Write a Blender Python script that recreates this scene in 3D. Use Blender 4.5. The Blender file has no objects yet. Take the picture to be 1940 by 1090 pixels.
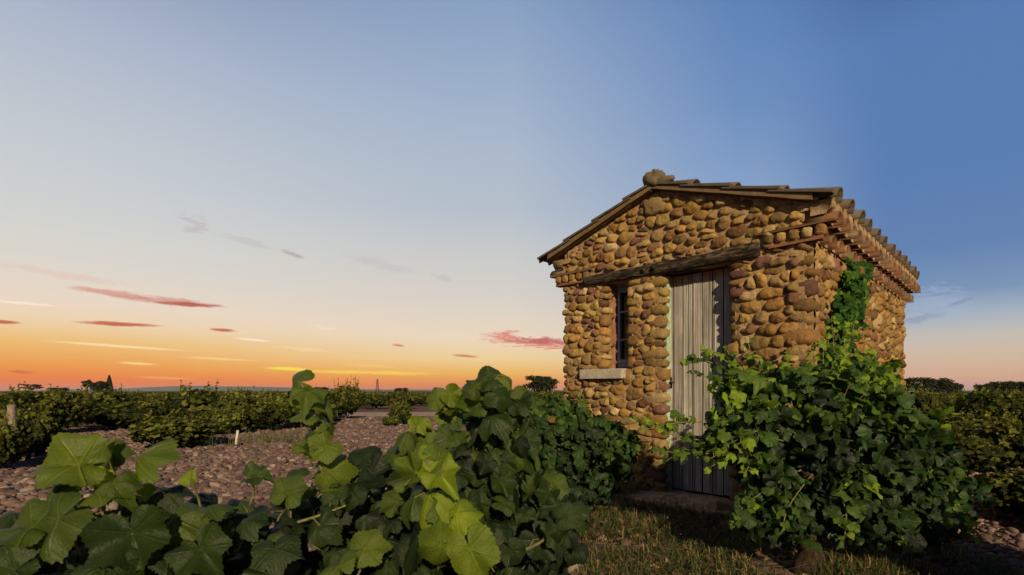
import bpy, bmesh, math, random
import numpy as np
from mathutils import Vector, Matrix, noise as mnoise

S = bpy.context.scene
R = math.radians
# ------------------------------------------------------------------ camera
F = 990.0; CX = 970.0; HY = 741.0; CAMZ = 1.06
cam_d = bpy.data.cameras.new('camera'); cam = bpy.data.objects.new('camera', cam_d)
S.collection.objects.link(cam); S.camera = cam
cam.location = (0, 0, CAMZ); cam.rotation_euler = (R(90), 0, 0)
cam_d.sensor_width = 36; cam_d.lens = F / 1940 * 36
cam_d.shift_y = (HY - 545) / 1940; cam_d.dof.use_dof = True; cam_d.dof.focus_distance = 5.5; cam_d.dof.aperture_fstop = 7.0; cam_d.clip_start = 0.02; cam_d.clip_end = 30000
# ------------------------------------------------------------------ exposure
S.view_settings.view_transform = 'Standard'; S.view_settings.look = 'None'
S.view_settings.exposure = 0; S.view_settings.gamma = 1
S.view_settings.use_curve_mapping = False
S.cycles.max_bounces = 6; S.cycles.diffuse_bounces = 3; S.cycles.transmission_bounces = 4
S.cycles.transparent_max_bounces = 4; S.cycles.use_denoising = True
# ------------------------------------------------------------------ sun (low warm light from behind the camera)
SUN_DIR = Vector((0.19, -0.98, 0.0)).normalized() * math.cos(R(22)) + Vector((0, 0, math.sin(R(22))))
sd = bpy.data.lights.new('sun', 'SUN'); sun = bpy.data.objects.new('sun', sd); S.collection.objects.link(sun)
sd.energy = 5.0; sd.angle = R(0.6); sd.color = (1.0, 0.79, 0.50)
sun.rotation_euler = SUN_DIR.to_track_quat('Z', 'Y').to_euler()


def lin(c):
    return tuple(((v / 255) / 12.92 if v / 255 <= .04045 else ((v / 255 + .055) / 1.055) ** 2.4) for v in c)


# ------------------------------------------------------------------ world: dusk sky, graded by azimuth and elevation
W = bpy.data.worlds.new('World'); S.world = W; W.use_nodes = True
nt = W.node_tree; nt.nodes.clear()


class NB:
    """tiny node builder"""
    def __init__(s, t): s.t = t; s.L = t.links
    def n(s, ty, **k):
        x = s.t.nodes.new(ty)
        for a, b in k.items(): setattr(x, a, b)
        return x
    def put(s, node, i, v):
        if v is None: return
        if hasattr(v, 'links') or hasattr(v, 'is_linked'): s.L.new(v, node.inputs[i])
        else: node.inputs[i].default_value = v
    def m(s, op, a, b=None, c=None, clamp=False):
        x = s.n('ShaderNodeMath', operation=op, use_clamp=clamp)
        s.put(x, 0, a); s.put(x, 1, b); s.put(x, 2, c)
        return x.outputs[0]
    def mr(s, v, a, b, c=0.0, d=1.0, sm=True):
        x = s.n('ShaderNodeMapRange', interpolation_type='SMOOTHSTEP' if sm else 'LINEAR')
        for i, q in enumerate((v, a, b, c, d)): s.put(x, i, q)
        return x.outputs[0]
    def mix(s, f, a, b, mode='MIX'):
        x = s.n('ShaderNodeMix', data_type='RGBA', blend_type=mode)
        s.put(x, 0, f); s.put(x, 6, a); s.put(x, 7, b)
        return x.outputs[2]
    def ramp(s, f, stops, interp='LINEAR'):
        x = s.n('ShaderNodeValToRGB'); r = x.color_ramp; r.interpolation = interp
        while len(r.elements) > 1: r.elements.remove(r.elements[-1])
        for i, (p, c) in enumerate(stops):
            e = r.elements[0] if i == 0 else r.elements.new(p)
            e.position = p; e.color = (*c[:3], 1)
        s.put(x, 0, f)
        return x.outputs[0]
    def noise(s, v, scale, detail=4, rough=.55, dist=0.0, color=False):
        x = s.n('ShaderNodeTexNoise'); s.put(x, 'Vector', v)
        x.inputs['Scale'].default_value = scale; x.inputs['Detail'].default_value = detail
        x.inputs['Roughness'].default_value = rough; x.inputs['Distortion'].default_value = dist
        return x.outputs[1 if color else 0]


b = NB(nt)
tc = b.n('ShaderNodeTexCoord')
sep = b.n('ShaderNodeSeparateXYZ'); b.L.new(tc.outputs['Generated'], sep.inputs[0])
dx, dy, dz = sep.outputs
az = b.m('ARCTAN2', dx, dy)
el = b.m('ARCSINE', dz)
EM = 0.72


def ang(px, py):
    X, Y, Z = px - CX, F, HY - py
    return math.atan2(X, Y), math.asin(Z / math.sqrt(X * X + Y * Y + Z * Z))


def col_ramp(px, stops):
    f = b.m('DIVIDE', el, EM)
    st = sorted((max(0.0, ang(px, y)[1] / EM), lin(c)) for y, c in stops)
    return b.ramp(f, st)


rA = col_ramp(0, [(-250, (140, 155, 184)), (0, (173, 184, 204)), (200, (193, 200, 208)), (300, (201, 206, 210)), (400, (211, 212, 208)),
                  (480, (221, 215, 205)), (560, (235, 217, 197)), (600, (240, 212, 174)), (640, (240, 192, 118)), (690, (241, 156, 70)), (716, (243, 124, 52)), (741, (240, 104, 50))])
rB = col_ramp(970, [(-300, (98, 128, 174)), (0, (136, 161, 195)), (200, (161, 179, 204)), (300, (173, 187, 204)), (400, (182, 192, 203)), (480, (201, 203, 202)),
                    (560, (216, 209, 200)), (640, (236, 217, 191)), (680, (241, 209, 153)), (705, (241, 186, 96)), (730, (240, 134, 56)), (741, (236, 104, 44))])
rC = col_ramp(1400, [(-300, (66, 100, 152)), (0, (94, 131, 184)), (200, (110, 144, 192)), (300, (124, 154, 196)), (420, (148, 171, 201)), (500, (168, 183, 202)), (560, (188, 194, 202)),
                     (640, (215, 202, 186)), (690, (225, 192, 156)), (741, (220, 148, 118))])
rD = col_ramp(1900, [(-300, (58, 90, 140)), (0, (88, 124, 178)), (300, (90, 126, 178)), (450, (98, 131, 178)), (540, (122, 149, 184)), (590, (166, 179, 193)), (630, (197, 190, 180)),
                     (680, (212, 184, 157)), (715, (217, 168, 141)), (735, (215, 150, 138)), (741, (205, 138, 132))])
aA, aB, aC, aD = (ang(p, HY)[0] for p in (0, 970, 1400, 1900))
sky = b.mix(b.mr(az, aA, aB), rA, rB)
sky = b.mix(b.mr(az, aB, aC, sm=False), sky, rC)
sky = b.mix(b.mr(az, aC, aD - .12), sky, rD)
# behind the viewer the dusk sky is the same dull blue on both sides
sky = b.mix(b.mr(az, -2.4, -1.3), rD, sky)
# streaks of cloud: (x0,y0,x1,y1, half thickness, colour, strength, wispiness)
cv = b.n('ShaderNodeCombineXYZ'); b.L.new(az, cv.inputs[0]); b.L.new(b.m('MULTIPLY', el, 5.0), cv.inputs[1])
wn = b.noise(cv.outputs[0], 9.0, 9, .7, 1.0)
wf = b.noise(cv.outputs[0], 34.0, 8, .72, 1.8)
cl = [(110, 540, 300, 568, 8, (214, 152, 134), .8, 1.0), (180, 556, 440, 582, 9, (208, 140, 124), .75, .9), (280, 572, 430, 580, 5, (186, 96, 84), .95, .5),
      (125, 608, 322, 619, 5, (196, 96, 66), .95, .4), (-40, 607, 48, 613, 5, (190, 92, 62), .9, .4), (392, 623, 452, 628, 4, (190, 98, 72), .9, .5),
      (10, 703, 70, 706, 4, (205, 90, 50), .7, .4),
      (335, 408, 400, 440, 15, (190, 180, 184), .6, 2.2), (400, 438, 530, 478, 9, (190, 186, 186), .5, 2.2), (525, 470, 580, 492, 7, (176, 164, 162), .75, 1.6),
      (640, 482, 800, 520, 11, (186, 186, 188), .4, 1.5), (815, 515, 862, 532, 8, (190, 184, 180), .45, 1.5),
      (900, 633, 1110, 662, 13, (218, 120, 104), .85, 1.7), (960, 640, 1130, 655, 8, (178, 88, 90), .7, 2.0), (850, 672, 912, 676, 3.5, (205, 130, 100), .9, .4), (740, 652, 768, 656, 3, (205, 125, 100), .8, .4),
      (-60, 490, 280, 545, 8, (226, 196, 182), .5, 1.3),
      (55, 643, 370, 666, 3.2, (255, 228, 172), .85, .3), (-30, 568, 120, 581, 3.2, (255, 234, 210), .8, .3), (215, 686, 305, 692, 3.2, (255, 218, 140), .85, .3),
      (330, 676, 500, 684, 3.2, (253, 214, 135), .75, .4), (490, 696, 600, 702, 4, (255, 226, 74), .95, .3), (540, 702, 850, 709, 4.5, (253, 212, 84), .85, .5),
      (440, 640, 520, 648, 3, (255, 236, 212), .8, .3), (580, 615, 640, 625, 5, (246, 224, 205), .6, 1.0), (240, 714, 380, 719, 3, (250, 178, 90), .7, .4),
      (640, 690, 760, 696, 4, (248, 206, 110), .5, .6), (500, 655, 640, 668, 5, (250, 222, 170), .4, 1.0),
      (1700, 560, 1850, 585, 30, (168, 182, 206), .45, 1.6), (1690, 612, 1800, 592, 9, (138, 150, 178), .6, 1.5), (1790, 585, 1850, 562, 5, (110, 136, 178), .5, 1.2), (1240, 170, 1500, 520, 60, (128, 160, 205), .25, .4)]
for (x0, y0, x1, y1, th, c, st, wi) in cl:
    a0, e0 = ang(x0, y0); a1, e1 = ang(x1, y1)
    L = math.hypot(a1 - a0, e1 - e0) / 2; ca, sa = (a1 - a0) / (2 * L), (e1 - e0) / (2 * L)
    T = th / F * math.cos((a0 + a1) / 2)
    p = b.m('SUBTRACT', az, (a0 + a1) / 2); q = b.m('SUBTRACT', el, (e0 + e1) / 2)
    u = b.m('ADD', b.m('MULTIPLY', p, ca / L), b.m('MULTIPLY', q, sa / L))
    v = b.m('ADD', b.m('MULTIPLY', p, -sa / T), b.m('MULTIPLY', q, ca / T))
    v = b.m('ADD', v, b.m('MULTIPLY', b.m('SUBTRACT', wn, .5), 2.6 * wi + .8))
    r2 = b.m('ADD', b.m('MULTIPLY', u, u), b.m('MULTIPLY', v, v))
    r2 = b.m('ADD', r2, b.m('MULTIPLY', b.m('SUBTRACT', wf, .5), 1.8 * wi))
    k = b.mr(r2, 1.0, 0.05, 0.0, st)
    sky = b.mix(k, sky, (*lin(c), 1))
# the sky overhead and opposite the sunset is already deep and dim
dim = b.m('MULTIPLY', b.mr(el, .68, 1.05, 1.0, .28), b.m('MULTIPLY', b.mr(az, -1.6, -.95, .42, 1.0), b.mr(az, .9, 1.5, 1.0, .42)))
sky = b.mix(1.0, sky, b.mix(dim, (0, 0, 0, 1), (1, 1, 1, 1)), 'MULTIPLY')
bg = b.n('ShaderNodeBackground'); b.L.new(sky, bg.inputs[0]); bg.inputs[1].default_value = 1.0
wo = b.n('ShaderNodeOutputWorld'); b.L.new(bg.outputs[0], wo.inputs[0])
W.cycles.sampling_method = 'MANUAL'; W.cycles.sample_map_resolution = 1024

# ------------------------------------------------------------------ helpers
rng = np.random.default_rng(7); random.seed(7)
COL = S.collection


def tag(o, label=None, cat=None, group=None, kind=None):
    if label: o['label'] = label
    if cat: o['category'] = cat
    if group: o['group'] = group
    if kind: o['kind'] = kind
    return o


def empty(name, loc=(0, 0, 0), rz=0, label=None, cat=None, group=None):
    o = bpy.data.objects.new(name, None); COL.objects.link(o)
    o.location = loc; o.rotation_euler = (0, 0, rz); o.empty_display_size = .2
    return tag(o, label, cat, group)


class MB:
    """collects polygons with a material index and a per-vertex colour, links them as ONE mesh"""
    def __init__(s): s.v = []; s.f = []; s.mi = []; s.c = []; s.n = 0; s.sm = []
    def add(s, V, Fc, mi=0, col=(.5, .5, .5), smooth=True):
        V = np.asarray(V, float)
        s.v.append(V); s.c.append(np.tile(np.array([*col, 1.0]), (len(V), 1)))
        for f in Fc: s.f.append([i + s.n for i in f]); s.mi.append(mi); s.sm.append(smooth)
        s.n += len(V)
    def box(s, a, bb, mi=0, col=(.5, .5, .5), M=None, jit=0):
        x0, y0, z0 = a; x1, y1, z1 = bb
        V = np.array([(x, y, z) for z in (z0, z1) for y in (y0, y1) for x in (x0, x1)], float)
        if jit: V += rng.normal(0, jit, V.shape)
        if M is not None: V = np.array([M @ Vector(p) for p in V])
        s.add(V, [(0, 2, 3, 1), (4, 5, 7, 6), (0, 1, 5, 4), (2, 6, 7, 3), (0, 4, 6, 2), (1, 3, 7, 5)], mi, col, False)
    def tube(s, pts, rad, seg=7, mi=0, col=(.5, .5, .5), cap=True, wob=0.0):
        pts = [Vector(p) for p in pts]; n = len(pts)
        rad = rad if hasattr(rad, '__len__') else [rad] * n
        V = []; Fc = []
        up = Vector((.3, .2, 1)).normalized()
        for i, p in enumerate(pts):
            d = (pts[min(i + 1, n - 1)] - pts[max(i - 1, 0)])
            d = d.normalized() if d.length > 1e-9 else Vector((0, 0, 1))
            a = d.cross(up);
            if a.length < .1: a = d.cross(Vector((1, 0, 0)))
            a.normalize(); c = d.cross(a)
            for k in range(seg):
                t = 2 * math.pi * k / seg
                rr = rad[i] * (1 + (wob * mnoise.noise(p * 14 + Vector((k * 1.7, k * .6, 0))) if wob else 0))
                V.append(p + (a * math.cos(t) + c * math.sin(t)) * rr)
        for i in range(n - 1):
            for k in range(seg):
                k2 = (k + 1) % seg
                Fc.append((i * seg + k, i * seg + k2, (i + 1) * seg + k2, (i + 1) * seg + k))
        if cap: Fc.append(tuple(range(seg))[::-1]); Fc.append(tuple((n - 1) * seg + k for k in range(seg)))
        s.add(V, Fc, mi, col)
    def build(s, name, mats, parent=None, attr='tint'):
        me = bpy.data.meshes.new(name)
        V = np.concatenate(s.v); me.from_pydata(V.tolist(), [], s.f)
        for m_ in (mats if isinstance(mats, (list, tuple)) else [mats]): me.materials.append(m_)
        me.polygons.foreach_set('material_index', s.mi); me.polygons.foreach_set('use_smooth', s.sm)
        a = me.attributes.new(attr, 'FLOAT_COLOR', 'POINT'); a.data.foreach_set('color', np.concatenate(s.c).ravel())
        me.update()
        o = bpy.data.objects.new(name, me); COL.objects.link(o)
        if parent: o.parent = parent
        return o


def fast_mesh(name, V, Fc, mat, parent=None, attrs=None, smooth=True):
    """V n x 3, Fc m x k (k = 3 or 4)"""
    me = bpy.data.meshes.new(name)
    n, (m_, k) = len(V), Fc.shape
    me.vertices.add(n); me.vertices.foreach_set('co', np.asarray(V, np.float32).ravel())
    me.loops.add(m_ * k); me.loops.foreach_set('vertex_index', Fc.astype(np.int32).ravel())
    me.polygons.add(m_); me.polygons.foreach_set('loop_start', np.arange(0, m_ * k, k, dtype=np.int32))
    me.polygons.foreach_set('use_smooth', np.full(m_, smooth))
    for a, (ty, data) in (attrs or {}).items():
        at = me.attributes.new(a, ty, 'POINT')
        at.data.foreach_set('color' if ty == 'FLOAT_COLOR' else 'vector' if ty == 'FLOAT_VECTOR' else 'value', np.asarray(data, np.float32).ravel())
    me.update(calc_edges=True); me.validate()
    if mat: me.materials.append(mat)
    o = bpy.data.objects.new(name, me); COL.objects.link(o)
    if parent: o.parent = parent
    return o


def at(px, py, Y):
    return np.array(((px - CX) / F * Y, Y, CAMZ + (HY - py) / F * Y))


# ------------------------------------------------------------------ materials
def new_mat(name):
    m = bpy.data.materials.new(name); m.use_nodes = True
    t = m.node_tree; t.nodes.clear(); q = NB(t)
    o = q.n('ShaderNodeOutputMaterial'); return m, q, o


def pbsdf(q, o, col, rough=.8, bump=None, bs=.5, bd=.02, spec=.3, metal=0.0):
    p = q.n('ShaderNodeBsdfPrincipled')
    q.put(p, 'Base Color', col); q.put(p, 'Roughness', rough); q.put(p, 'Metallic', metal)
    p.inputs['Specular IOR Level'].default_value = spec
    if bump is not None:
        bn = q.n('ShaderNodeBump'); bn.inputs['Strength'].default_value = bs; bn.inputs['Distance'].default_value = bd
        q.L.new(bump, bn.inputs['Height']); q.L.new(bn.outputs[0], p.inputs['Normal'])
    q.L.new(p.outputs[0], o.inputs[0]); return p


def obj_co(q, sc=(1, 1, 1), gen='Object'):
    t = q.n('ShaderNodeTexCoord'); mp = q.n('ShaderNodeMapping'); q.L.new(t.outputs[gen], mp.inputs[0])
    mp.inputs['Scale'].default_value = sc; return mp.outputs[0]


def mat_tinted(name, rough=.8, spec=.25, mott=.55, s1=18, s2=90, bs=.5, bd=.01, dark=(.35, .3, .25), lich=None):
    m, q, o = new_mat(name)
    at_ = q.n('ShaderNodeAttribute', attribute_name='tint'); c = at_.outputs[0]
    co = obj_co(q)
    n1 = q.noise(co, s1, 6, .6, .4); n2 = q.noise(co, s2, 4, .6); n3 = q.noise(co, s1 * .35, 3, .5)
    f = q.mr(n1, .35, .7, 1 - mott, 1 + mott * .5)
    c = q.mix(1.0, c, q.mix(q.mr(n1, .3, .7), (dark[0] + .45, dark[1] + .45, dark[2] + .45, 1), (1.15, 1.12, 1.05, 1)), 'MULTIPLY')
    c = q.mix(q.mr(n2, .56, .7, 0, mott), c, q.mix(1.0, c, (.4, .36, .3, 1), 'MULTIPLY'))
    if lich: c = q.mix(q.mr(n3, .55, .72, 0, lich[3]), c, (*lich[:3], 1))
    h = q.m('ADD', q.m('MULTIPLY', n1, .6), q.m('MULTIPLY', n2, .4))
    pbsdf(q, o, c, rough, h, bs, bd, spec)
    return m


M_stone = mat_tinted('cobble_stone', .72, .2, .8, 24, 95, 1.0, .02)
M_tile = mat_tinted('canal_tile', .85, .2, .6, 14, 70, .5, .01, lich=(.12, .11, .09, .75))
M_pebble = mat_tinted('field_cobble', .85, .2, .35, 22, 90, .5, .01)


def mat_mortar():
    m, q, o = new_mat('lime_mortar'); co = obj_co(q)
    n1 = q.noise(co, 9, 6, .65); n2 = q.noise(co, 60, 5, .7); n3 = q.noise(co, 2.2, 3, .5)
    c = q.ramp(n1, [(.25, (.20, .12, .06)), (.5, (.36, .235, .12)), (.75, (.50, .35, .20))])
    c = q.mix(q.mr(n3, .5, .7, 0, .35), c, (.3, .17, .1, 1))
    pbsdf(q, o, c, .95, q.m('ADD', q.m('MULTIPLY', n1, .5), q.m('MULTIPLY', n2, .5)), .9, .025, .1); return m


M_mortar = mat_mortar()


def mat_wood(name, cols, axis='Z', sc=1.0, bs=.6, rough=.85, stain=None):
    m, q, o = new_mat(name)
    s = {'Z': (10 * sc, 10 * sc, .6 * sc), 'X': (5 * sc, 26 * sc, 30 * sc)}[axis]
    tint = q.n('ShaderNodeAttribute', attribute_name='tint').outputs[0]
    t = q.n('ShaderNodeTexCoord')
    off = q.n('ShaderNodeVectorMath', operation='ADD'); q.L.new(t.outputs['Object'], off.inputs[0])
    o2 = q.n('ShaderNodeVectorMath', operation='MULTIPLY'); q.L.new(tint, o2.inputs[0]); o2.inputs[1].default_value = (7, 7, 7)
    q.L.new(o2.outputs[0], off.inputs[1])
    mp = q.n('ShaderNodeMapping'); q.L.new(off.outputs[0], mp.inputs[0]); mp.inputs['Scale'].default_value = s
    g = q.noise(mp.outputs[0], 1.0, 8, .68, 1.6 if axis == 'X' else .8)
    wv = q.n('ShaderNodeTexWave', bands_direction='X' if axis == 'Z' else 'Z'); mp2 = q.n('ShaderNodeMapping'); q.L.new(off.outputs[0], mp2.inputs[0])
    mp2.inputs['Scale'].default_value = (6, 6, .45) if axis == 'Z' else (.45, 6, 6)
    q.L.new(mp2.outputs[0], wv.inputs[0]); wv.inputs['Scale'].default_value = 3; wv.inputs['Distortion'].default_value = 7; wv.inputs['Detail'].default_value = 3; wv.inputs['Detail Scale'].default_value = .7
    wa = .0 if axis == 'X' else .22
    h = q.m('ADD', q.m('MULTIPLY', g, 1 - wa), q.m('MULTIPLY', wv.outputs[1], wa))
    c = q.ramp(h, cols)
    c = q.mix(q.mr(q.noise(off.outputs[0], 3.2, 4, .6, .5), .4, .65, 0, .55), c, q.mix(1.0, c, (1.45, 1.45, 1.4, 1) if axis == 'Z' else (.4, .4, .4, 1), 'MULTIPLY'))
    c = q.mix(1.0, c, q.mix(1.0, tint, (2, 2, 2, 1), 'MULTIPLY'), 'MULTIPLY')
    if stain:
        sp = q.n('ShaderNodeSeparateXYZ'); q.L.new(t.outputs['Object'], sp.inputs[0])
        nn = q.noise(mp.outputs[0], .35, 4, .6)
        zz = q.m('ADD', sp.outputs[2], q.m('MULTIPLY', nn, .35))
        c = q.mix(q.mr(zz, stain[0], stain[1], 0, .8), c, (*stain[2], 1))
    pbsdf(q, o, c, rough, h, bs, .01, .2); return m


M_door = mat_wood('weathered_door_wood', [(.25, (.07, .06, .055)), (.42, (.22, .20, .18)), (.56, (.38, .355, .32)), (.8, (.58, .55, .50))], 'Z', bs=.4, stain=(2.28, 2.36, (.30, .13, .045)))
M_beam = mat_wood('charred_beam_wood', [(.3, (.004, .003, .003)), (.46, (.022, .016, .011)), (.56, (.085, .06, .036)), (.72, (.24, .18, .11))], 'X', 1.0, 1.0)


def mat_plain(name, col, rough=.8, nsc=25, var=.35, bs=.3, metal=0.0, spec=.3):
    m, q, o = new_mat(name); co = obj_co(q); n = q.noise(co, nsc, 5, .6)
    c = q.mix(q.mr(n, .3, .7), tuple(v * (1 - var) for v in col) + (1,), tuple(min(1, v * (1 + var)) for v in col) + (1,))
    pbsdf(q, o, c, rough, n, bs, .01, spec, metal); return m


M_iron = mat_plain('black_iron', (.02, .018, .016), .6, 40, .3)
M_green_jamb = mat_plain('flaking_green_paint', (.33, .42, .30), .8, 22, .35, .6)
M_frame = mat_plain('grey_blue_window_paint', (.22, .28, .38), .5, 20, .2)
M_sill = mat_plain('pale_cast_stone', (.38, .34, .27), .85, 30, .18, .4)
M_reveal = mat_plain('pink_render', (.26, .13, .08), .95, 12, .3, .7)
M_glass, q, o = new_mat('window_glass'); pbsdf(q, o, (.01, .012, .016, 1), .08, None, spec=.6)
M_bark, q, o = new_mat('vine_bark')
co = obj_co(q, (1, 1, .16)); n1 = q.noise(co, 55, 8, .7, 1.5)
pbsdf(q, o, q.ramp(n1, [(.3, (.008, .006, .004)), (.52, (.05, .034, .022)), (.75, (.14, .10, .065))]), .95, n1, 1.0, .02, .1)
M_cane = mat_plain('vine_cane', (.14, .13, .05), .7, 30, .4)


def mat_leaf(name, dark, mid, young, trans=.5, vein=True, gloss=.35, rough=.42):
    m, q, o = new_mat(name)
    rn = q.n('ShaderNodeAttribute', attribute_name='rnd').outputs['Fac']
    co = obj_co(q)
    n = q.noise(co, 7, 3, .6)
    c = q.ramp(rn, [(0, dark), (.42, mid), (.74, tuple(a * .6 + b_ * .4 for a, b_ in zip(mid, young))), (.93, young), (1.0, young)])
    c = q.mix(q.mr(rn, .985, .99, 0, .9), c, (.22, .11, .03, 1))
    c = q.mix(q.mr(n, .35, .7), c, q.mix(1.0, c, (.7, .8, .6, 1), 'MULTIPLY'))
    bump = None
    if vein:
        lv = q.n('ShaderNodeAttribute', attribute_name='luv').outputs['Vector']
        sp = q.n('ShaderNodeSeparateXYZ'); q.L.new(lv, sp.inputs[0])
        # z of luv holds distance to the nearest main vein, x/y the blade position
        vm = q.mr(sp.outputs[2], 0.0, .045, 1.0, 0.0)
        fn = q.noise(lv, 9, 4, .6)
        c = q.mix(q.m('MULTIPLY', vm, .55), c, q.mix(1.0, c, (2.1, 1.9, 1.8, 1), 'MULTIPLY'))
        c = q.mix(q.mr(fn, .5, .75, 0, .5), c, q.mix(1.0, c, (1.6, 1.2, .6, 1), 'MULTIPLY'))
        bump = q.m('SUBTRACT', fn, q.m('MULTIPLY', vm, .9))
    p = q.n('ShaderNodeBsdfPrincipled'); q.put(p, 'Base Color', c); q.put(p, 'Roughness', rough)
    p.inputs['Specular IOR Level'].default_value = gloss
    if bump is not None:
        bn = q.n('ShaderNodeBump'); bn.inputs['Strength'].default_value = .6; bn.inputs['Distance'].default_value = .006
        q.L.new(bump, bn.inputs['Height']); q.L.new(bn.outputs[0], p.inputs['Normal'])
    tr = q.n('ShaderNodeBsdfTranslucent'); q.L.new(q.mix(1.0, c, (1.7, 1.7, .5, 1), 'MULTIPLY'), tr.inputs[0])
    ms = q.n('ShaderNodeMixShader'); ms.inputs[0].default_value = trans
    q.L.new(p.outputs[0], ms.inputs[1]); q.L.new(tr.outputs[0], ms.inputs[2]); q.L.new(ms.outputs[0], o.inputs[0])
    return m


M_vine = mat_leaf('bush_vine_leaf', (.008, .018, .007), (.035, .08, .014), (.22, .32, .02), .38)
M_leaf = mat_leaf('vine_leaf', (.013, .021, .011), (.038, .066, .014), (.25, .32, .025), .42)
M_leaf_field = mat_leaf('field_vine_leaf', (.010, .014, .005), (.045, .052, .010), (.24, .24, .04), .35, False, .15, .7)
M_leaf_tree = mat_leaf('tree_leaf', (.015, .02, .01), (.025, .035, .014), (.04, .05, .02), .15, False, .1, .8)
M_ivy = mat_leaf('creeper_leaf', (.010, .030, .008), (.035, .095, .015), (.18, .30, .03), .3, False, .12, .6)


def mat_ground():
    m, q, o = new_mat('field_soil'); t = q.n('ShaderNodeTexCoord'); co = t.outputs['Object']
    vo = q.n('ShaderNodeTexVoronoi', feature='DISTANCE_TO_EDGE'); q.L.new(co, vo.inputs['Vector']); vo.inputs['Scale'].default_value = 9
    vc = q.n('ShaderNodeTexVoronoi'); q.L.new(co, vc.inputs['Vector']); vc.inputs['Scale'].default_value = 9
    n1 = q.noise(co, 1.2, 5, .6); n2 = q.noise(co, 40, 5, .7); n3 = q.noise(co, .02, 3, .5)
    soil = q.ramp(n2, [(.3, (.045, .028, .02)), (.6, (.12, .075, .052)), (.8, (.2, .13, .09))])
    sep_ = q.n('ShaderNodeSeparateXYZ'); q.L.new(co, sep_.inputs[0])
    farf = q.mr(sep_.outputs[1], 28, 60)
    pebc = q.mix(q.m('MULTIPLY', n1, .6), (.3, .18, .15, 1), (.2, .12, .09, 1))
    c = q.mix(q.m('MULTIPLY', q.mr(vo.outputs[0], .05, .2), .5), soil, pebc)
    c = q.mix(farf, c, q.mix(q.mr(n3, .4, .6), (.035, .05, .02, 1), (.10, .075, .045, 1)))
    h = q.m('ADD', q.m('MULTIPLY', q.mr(vo.outputs[0], .0, .25), .6), q.m('MULTIPLY', n2, .4))
    pbsdf(q, o, c, .95, h, .9, .03, .1); return m


M_ground = mat_ground()
M_track = mat_plain('pale_track', (.30, .21, .16), .95, 3, .25, .6)
M_dirt = mat_plain('sandy_dirt', (.46, .32, .20), .95, 14, .35, .8)
M_hill = mat_plain('hill_woodland', (.05, .06, .04), 1.0, .004, .3, 0)

# ------------------------------------------------------------------ terrain (setting)
def gz(x, y):
    d = math.hypot(x, y)
    return .05 * mnoise.noise(Vector((x * .35, y * .35, 0))) * min(1, d / 6) * (1 if d < 60 else 0)


def ground():
    bm = bmesh.new()
    xs = np.concatenate([np.linspace(-16, 16, 97)]); ys = np.linspace(-6, 28, 103)
    xs = np.concatenate([[-14000, -3000, -600, -150, -50, -26], xs, [26, 50, 150, 600, 3000, 14000]])
    ys = np.concatenate([[-3000, -300, -40, -14], ys, [32, 40, 55, 90, 200, 700, 3000, 14000]])
    g = [[bm.verts.new((x, y, gz(x, y))) for x in xs] for y in ys]
    for j in range(len(ys) - 1):
        for i in range(len(xs) - 1): bm.faces.new((g[j][i], g[j][i + 1], g[j + 1][i + 1], g[j + 1][i])).smooth = True
    me = bpy.data.meshes.new('ground'); bm.to_mesh(me); bm.free(); me.materials.append(M_ground)
    o = bpy.data.objects.new('ground', me); COL.objects.link(o); o['kind'] = 'structure'


ground()


def strip(name, pts, w, z, mat, nsub=20):
    P = []
    pts = [Vector((*p, 0)) for p in pts]
    for i in range(len(pts) - 1):
        for k in range(nsub): P.append(pts[i].lerp(pts[i + 1], k / nsub))
    P.append(pts[-1]); V = []; Fc = []
    for i, p in enumerate(P):
        d = (P[min(i + 1, len(P) - 1)] - P[max(0, i - 1)]).normalized(); nn = Vector((-d.y, d.x, 0))
        for k in range(7):
            s_ = (k / 6 - .5) * w * (1 + .12 * mnoise.noise(p * .8 + Vector((0, 0, k))))
            q_ = p + nn * s_; V.append((q_.x, q_.y, gz(q_.x, q_.y) + z))
    for i in range(len(P) - 1):
        for k in range(6): Fc.append((i * 7 + k, i * 7 + k + 1, (i + 1) * 7 + k + 1, (i + 1) * 7 + k))
    m_ = MB(); m_.add(V, Fc); o = m_.build(name, mat); o['kind'] = 'structure'; return o


strip('track', [(-14, 22.6), (-6, 23.6), (2, 24.8), (12, 28.5), (30, 37), (70, 58)], 4.2, .02, M_track)
# sandy threshold ground in front of the door
V = []; Fc = []
for i in range(15):
    for j in range(9):
        u, v = i / 14, j / 8
        x = -1.95 + 1.75 * u; y = -.02 - .62 * v * (1 - .4 * abs(u - .5)) + (.16 if v == 0 else 0)
        V.append((x + .05 * mnoise.noise(Vector((u * 4, v * 4, 1))), y + .06 * mnoise.noise(Vector((u * 4, v * 4, 5))), .045 * (1 - v) ** 1.0 * math.sin(math.pi * min(1, max(0, u * .9 + .08))) + .02 * mnoise.noise(Vector((u * 9, v * 9, 3))) + .012 - .03 * v))
for i in range(14):
    for j in range(8): Fc.append((i * 9 + j, i * 9 + j + 1, (i + 1) * 9 + j + 1, (i + 1) * 9 + j))
HUT = (2.467, 4.3, 0); HR = R(-45)
m_ = MB(); m_.add(V, Fc); dirt = m_.build('dirt_ground', M_dirt); dirt.location = HUT; dirt.rotation_euler = (0, 0, HR); dirt['kind'] = 'structure'
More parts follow.
